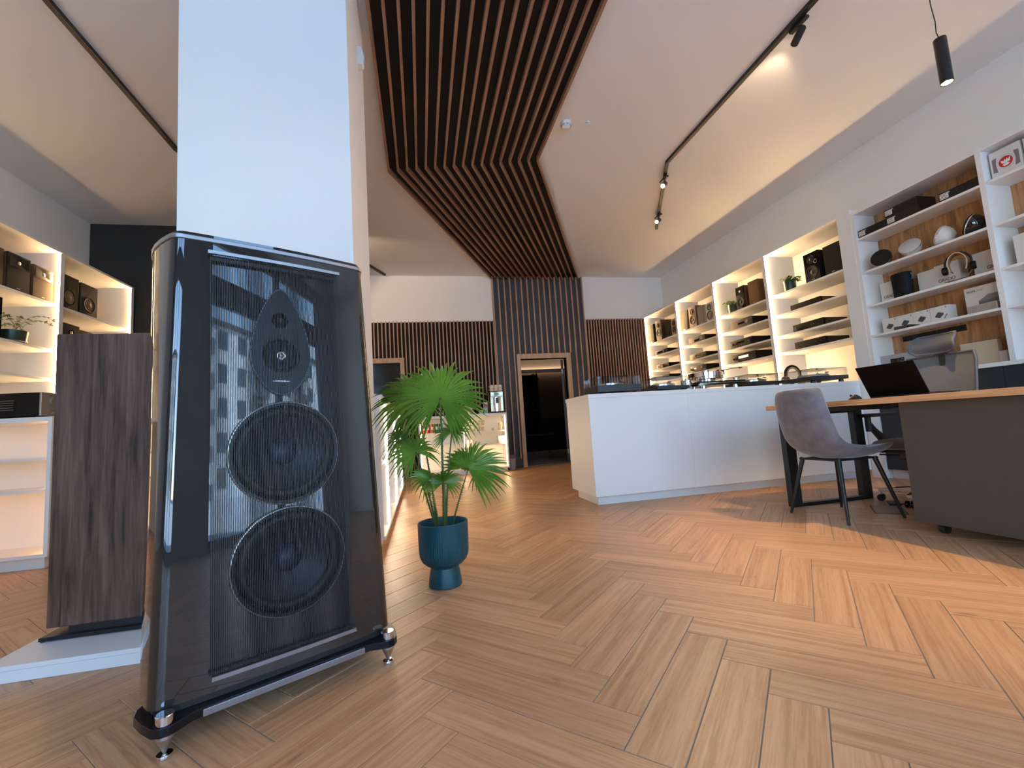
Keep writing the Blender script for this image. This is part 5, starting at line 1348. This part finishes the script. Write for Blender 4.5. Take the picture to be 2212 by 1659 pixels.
speaker('black two-way speaker beside the fern on the left shelf', (GX, 4.44, z), LW, .24, .36, .32, SPDARK, BLACKGLOSS, [(0, .245, .055, 'chrome'), (0, .105, .088, 'cone')])
pot_plant('feathery fern in a dark green pot on the left shelf', (GX-.05, 4.745, z), .095, .105, 21, 'fern')
speaker('small dark speaker peeping over the walnut loudspeaker', (GX, 5.34, z), LW, .22, .31, .28, SPDARK, BRN, [(0, .225, .035, 'chrome'), (0, .10, .07, 'cone')])
speaker('small wooden speaker peeping over the walnut loudspeaker', (GX, 5.58, z), LW, .22, .285, .28, SPWOOD, SPWOOD, [(0, .22, .035, 'chrome'), (0, .10, .07, 'cone')])
t = comp('silver-fronted integrated amplifier on the lit left counter', (-2.60, 3.90, 1.0325), LW, .43, .175, .42, 'silver', [(-.12, .115, .030, 'z'), (-.12, .03, .010, 's')], (.0, .19, .105, .155))
for i in range(5): MB().box(-.219, -.2125, .16+.0, .26, .055+i*.016, .060+i*.016).build('vent_slot', mat('vent_line', (.12, .10, .09), .5), t)

# ------------------------------------------------------------------ coffee corner
z = 1.0155
t = thing('coffee_machine', 'steel-fronted bean coffee machine on the lit cabinet', 'coffee machine', (1.315, 7.60, z))
box('body', (-.12, .12, .02, .42, .02, .385), BLACKGLOSS, t, bevel=.01)
MB().lathe([(.13, .03), (.13, .28)], 20, (0, .13, 0), a0=PI+.55, a1=2*PI-.55).build('front_left', CHROME, t, smooth=60)
box('control_panel', (-.112, .112, .0, .02, .285, .375), BLACKGLOSS, t, bevel=.004)
box('display', (-.035, .035, -.002, .0, .310, .350), mat('lcd_grey', (.14, .15, .15), .3), t)
for x in (-.09, -.065, .065, .09): MB().cyl((x, -.003, .335), (x, .001, .335), .008, n=14).build('button', CHROME, t)
box('spout', (-.022, .022, -.035, .02, .17, .27), BLACK, t, bevel=.005)
box('drip_tray', (-.12, .12, -.05, .05, .0005, .028), BLACK, t, bevel=.004)
CER = mat('cup_ceramic', (.66, .60, .52), .35)
def cup(x, y, zz, lab, r=.036, h=.055):
    o = thing('coffee_cup', lab, 'cup', (x, y, zz), 0, 'upturned cups on the coffee machine')
    MB().lathe([(r, .0005), (r*.98, .01), (r*.72, h-.006), (r*.66, h), (0, h)], 24).build('bowl', CER, o, smooth=50)
    MB().tube([(-r*.9, 0, .012), (-r*1.45, 0, .018), (-r*1.4, 0, .036), (-r*.75, 0, .040)], .004, 6).build('handle', CER, o, smooth=60)
for k in range(3):
    for lv in range(2): cup(1.245+k*.075, 7.66, z+.3855+.056*lv, '%s cream cup of the %s row stacked on the coffee machine' % (('left', 'middle', 'right')[k], ('lower', 'upper')[lv]))
t = thing('milk_carton', 'blue and white milk carton left of the coffee machine', 'carton', (1.115, 7.66, z))
box('body', (-.034, .034, -.03, .03, .0005, .17), mat('milk_blue', (.30, .42, .70), .5), t)
MB().prism([(-.03, .17), (.03, .17), (.004, .20), (-.004, .20)], -.034, .034, lambda a, b_, q: (q, a, b_)).build('gable', mat('milk_white', (.72, .74, .80), .5), t)
box('label', (-.030, .030, -.0308, -.030, .10, .15), mat('milk_red', (.55, .10, .14), .5), t); box('label', (-.030, .030, -.0308, -.030, .02, .07), mat('milk_green', (.30, .50, .22), .5), t)
t = thing('paper_pot', 'white tapered pot with red sachets on the coffee cabinet', 'container', (.805, 7.68, z))
MB().lathe([(0, .001), (.062, .001), (.088, .150), (.084, .152), (.06, .02), (0, .018)], 32).build('pot', mat('white_pot', (.66, .60, .57), .5), t, smooth=50)
for i in range(7): a = i*.9; MB().box(-.02, .02, -.004, .004, .10, .175+.01*(i % 3)).build('sachet', mat('sachet_red', (.50, .015, .015), .5), t, loc=(.045*math.cos(a), .045*math.sin(a), 0), rot=(0, 0, a))
t = thing('paper_pot', 'dark pot with red sachets beside the milk carton', 'container', (.985, 7.72, z))
MB().lathe([(0, .001), (.055, .001), (.072, .14), (.068, .142), (.05, .02), (0, .018)], 28).build('pot', SPDARK, t, smooth=50)
for i in range(5): a = i*1.25; MB().box(-.018, .018, -.004, .004, .09, .165+.008*(i % 3)).build('sachet', MATS['sachet_red'], t, loc=(.035*math.cos(a), .035*math.sin(a), 0), rot=(0, 0, a))
t = thing('sugar_bowl', 'small white bowl in front of the dark pot', 'bowl', (1.02, 7.60, z))
MB().lathe([(0, .001), (.028, .001), (.045, .06), (.042, .062), (.026, .01), (0, .009)], 28).build('bowl', MATS['white_pot'], t, smooth=50)
t = thing('kettle', 'black kettle on the coffee cabinet behind the palm', 'kettle', (.555, 7.70, z))
MB().lathe([(0, .001), (.082, .001), (.085, .01), (.062, .19), (.055, .205), (.012, .212), (.012, .226), (0, .228)], 32).build('body', BLACKGLOSS, t, smooth=40)
MB().tube([(.06, 0, .19), (.12, 0, .18), (.125, 0, .10), (.085, 0, .04)], .010, 8).build('handle', BLACK, t, smooth=60)
MB().cyl((-.055, 0, .165), (-.10, 0, .20), .018, .009, 12).build('spout', BLACKGLOSS, t, smooth=40)
GLASSW = thin_glass('drinking_glass', (.90, .88, .84), 2.2)
for r_ in range(2):
    for k in range(4):
        o = thing('drinking_glass', '%s clear tumbler from the divider in the %s row on the coffee shelf' % (('first', 'second', 'third', 'fourth')[k], ('lower', 'upper')[r_]), 'glass', (.81+k*.078, 7.66, .7165+r_*.095), 0, 'tumblers on the coffee shelf')
        MB().lathe([(0, .002), (.026, .0005), (.030, .004), (.034, .090), (.032, .090), (.028, .008), (0, .006)], 20).build('wall', GLASSW, o, smooth=50)
cups2 = [('plate_stack', 'tall stack of white saucers near the cabinet end', 1.36, .052, .135), ('bowl_stack', 'small stacked cups left of the saucers', 1.235, .036, .045)]
for nm, lab, x, r, h in cups2:
    o = thing(nm, lab, 'tableware', (x, 7.68, .7165)); k = max(2, int(h/.015))
    for i in range(k): MB().lathe([(0, i*.015+.0005), (r*.6, i*.015+.0005), (r, i*.015+.011), (r*.97, i*.015+.0125), (0, i*.015+.0035)], 24).build('saucer', CER, o, smooth=50)
t = thing('napkin_box', 'white box of napkins on the middle coffee shelf', 'box', (1.36, 7.68, .4925))
box('box', (-.06, .06, -.05, .05, .0005, .05), CWD, t); box('lid', (-.062, .062, -.052, .052, .0505, .125), PL, t, bevel=.003)
for k, x in enumerate((.78, .85)):
    o = thing('paper_cup', ['cream paper cup nearest the middle divider', 'cream paper cup second from the middle divider'][k], 'cup', (x, 7.66, .4925)); MB().lathe([(0, .001), (.024, .001), (.032, .085), (.030, .086), (.022, .006), (0, .005)], 20).build('wall', CER, o, smooth=50)
cans = [((.50, .02, .02), 'red', 'red drink can nearest the cabinet side'), ((.48, .03, .025), 'red2', 'second red drink can beside the orange one'), ((.52, .14, .015), 'orange', 'orange drink can between the red and green ones'), ((.012, .20, .05), 'green', 'green drink can beside the orange one'), ((.015, .22, .06), 'green2', 'green drink can furthest right behind the palm')]
for k, (c, nm, lab) in enumerate(cans):
    o = thing('drink_can', lab, 'can', (.030+k*.073, 7.62, .7385)); m = mat('can_'+nm, c, .3, metal=.3)
    MB().lathe([(.026, .0005), (.032, .006), (.033, .012), (.033, .142), (.028, .150)], 24).build('wall', m, o, smooth=40)
    MB().lathe([(.028, .150), (.027, .153), (.024, .150), (0, .149)], 24).build('lid', STEEL, o, smooth=40)
    MB().box(-.018, .018, -.0345, -.030, .055, .105).build('print', mat('can_print_white', (.7, .66, .6), .4), o, bevel=.003)
t = thing('waste_bin', 'pale grey swing-lid bin between cabinet and door', 'bin', (1.545, 7.79, 0))
MB().lathe([(0, .001), (.060, .001), (.064, .01), (.078, .20)], 32).build('body', mat('bin_grey', (.40, .40, .43), .5), t, smooth=50)
MB().lathe([(.080, .198), (.080, .225), (.072, .262), (0, .268)], 32).build('lid', mat('bin_lid', (.16, .15, .155), .5), t, smooth=50)
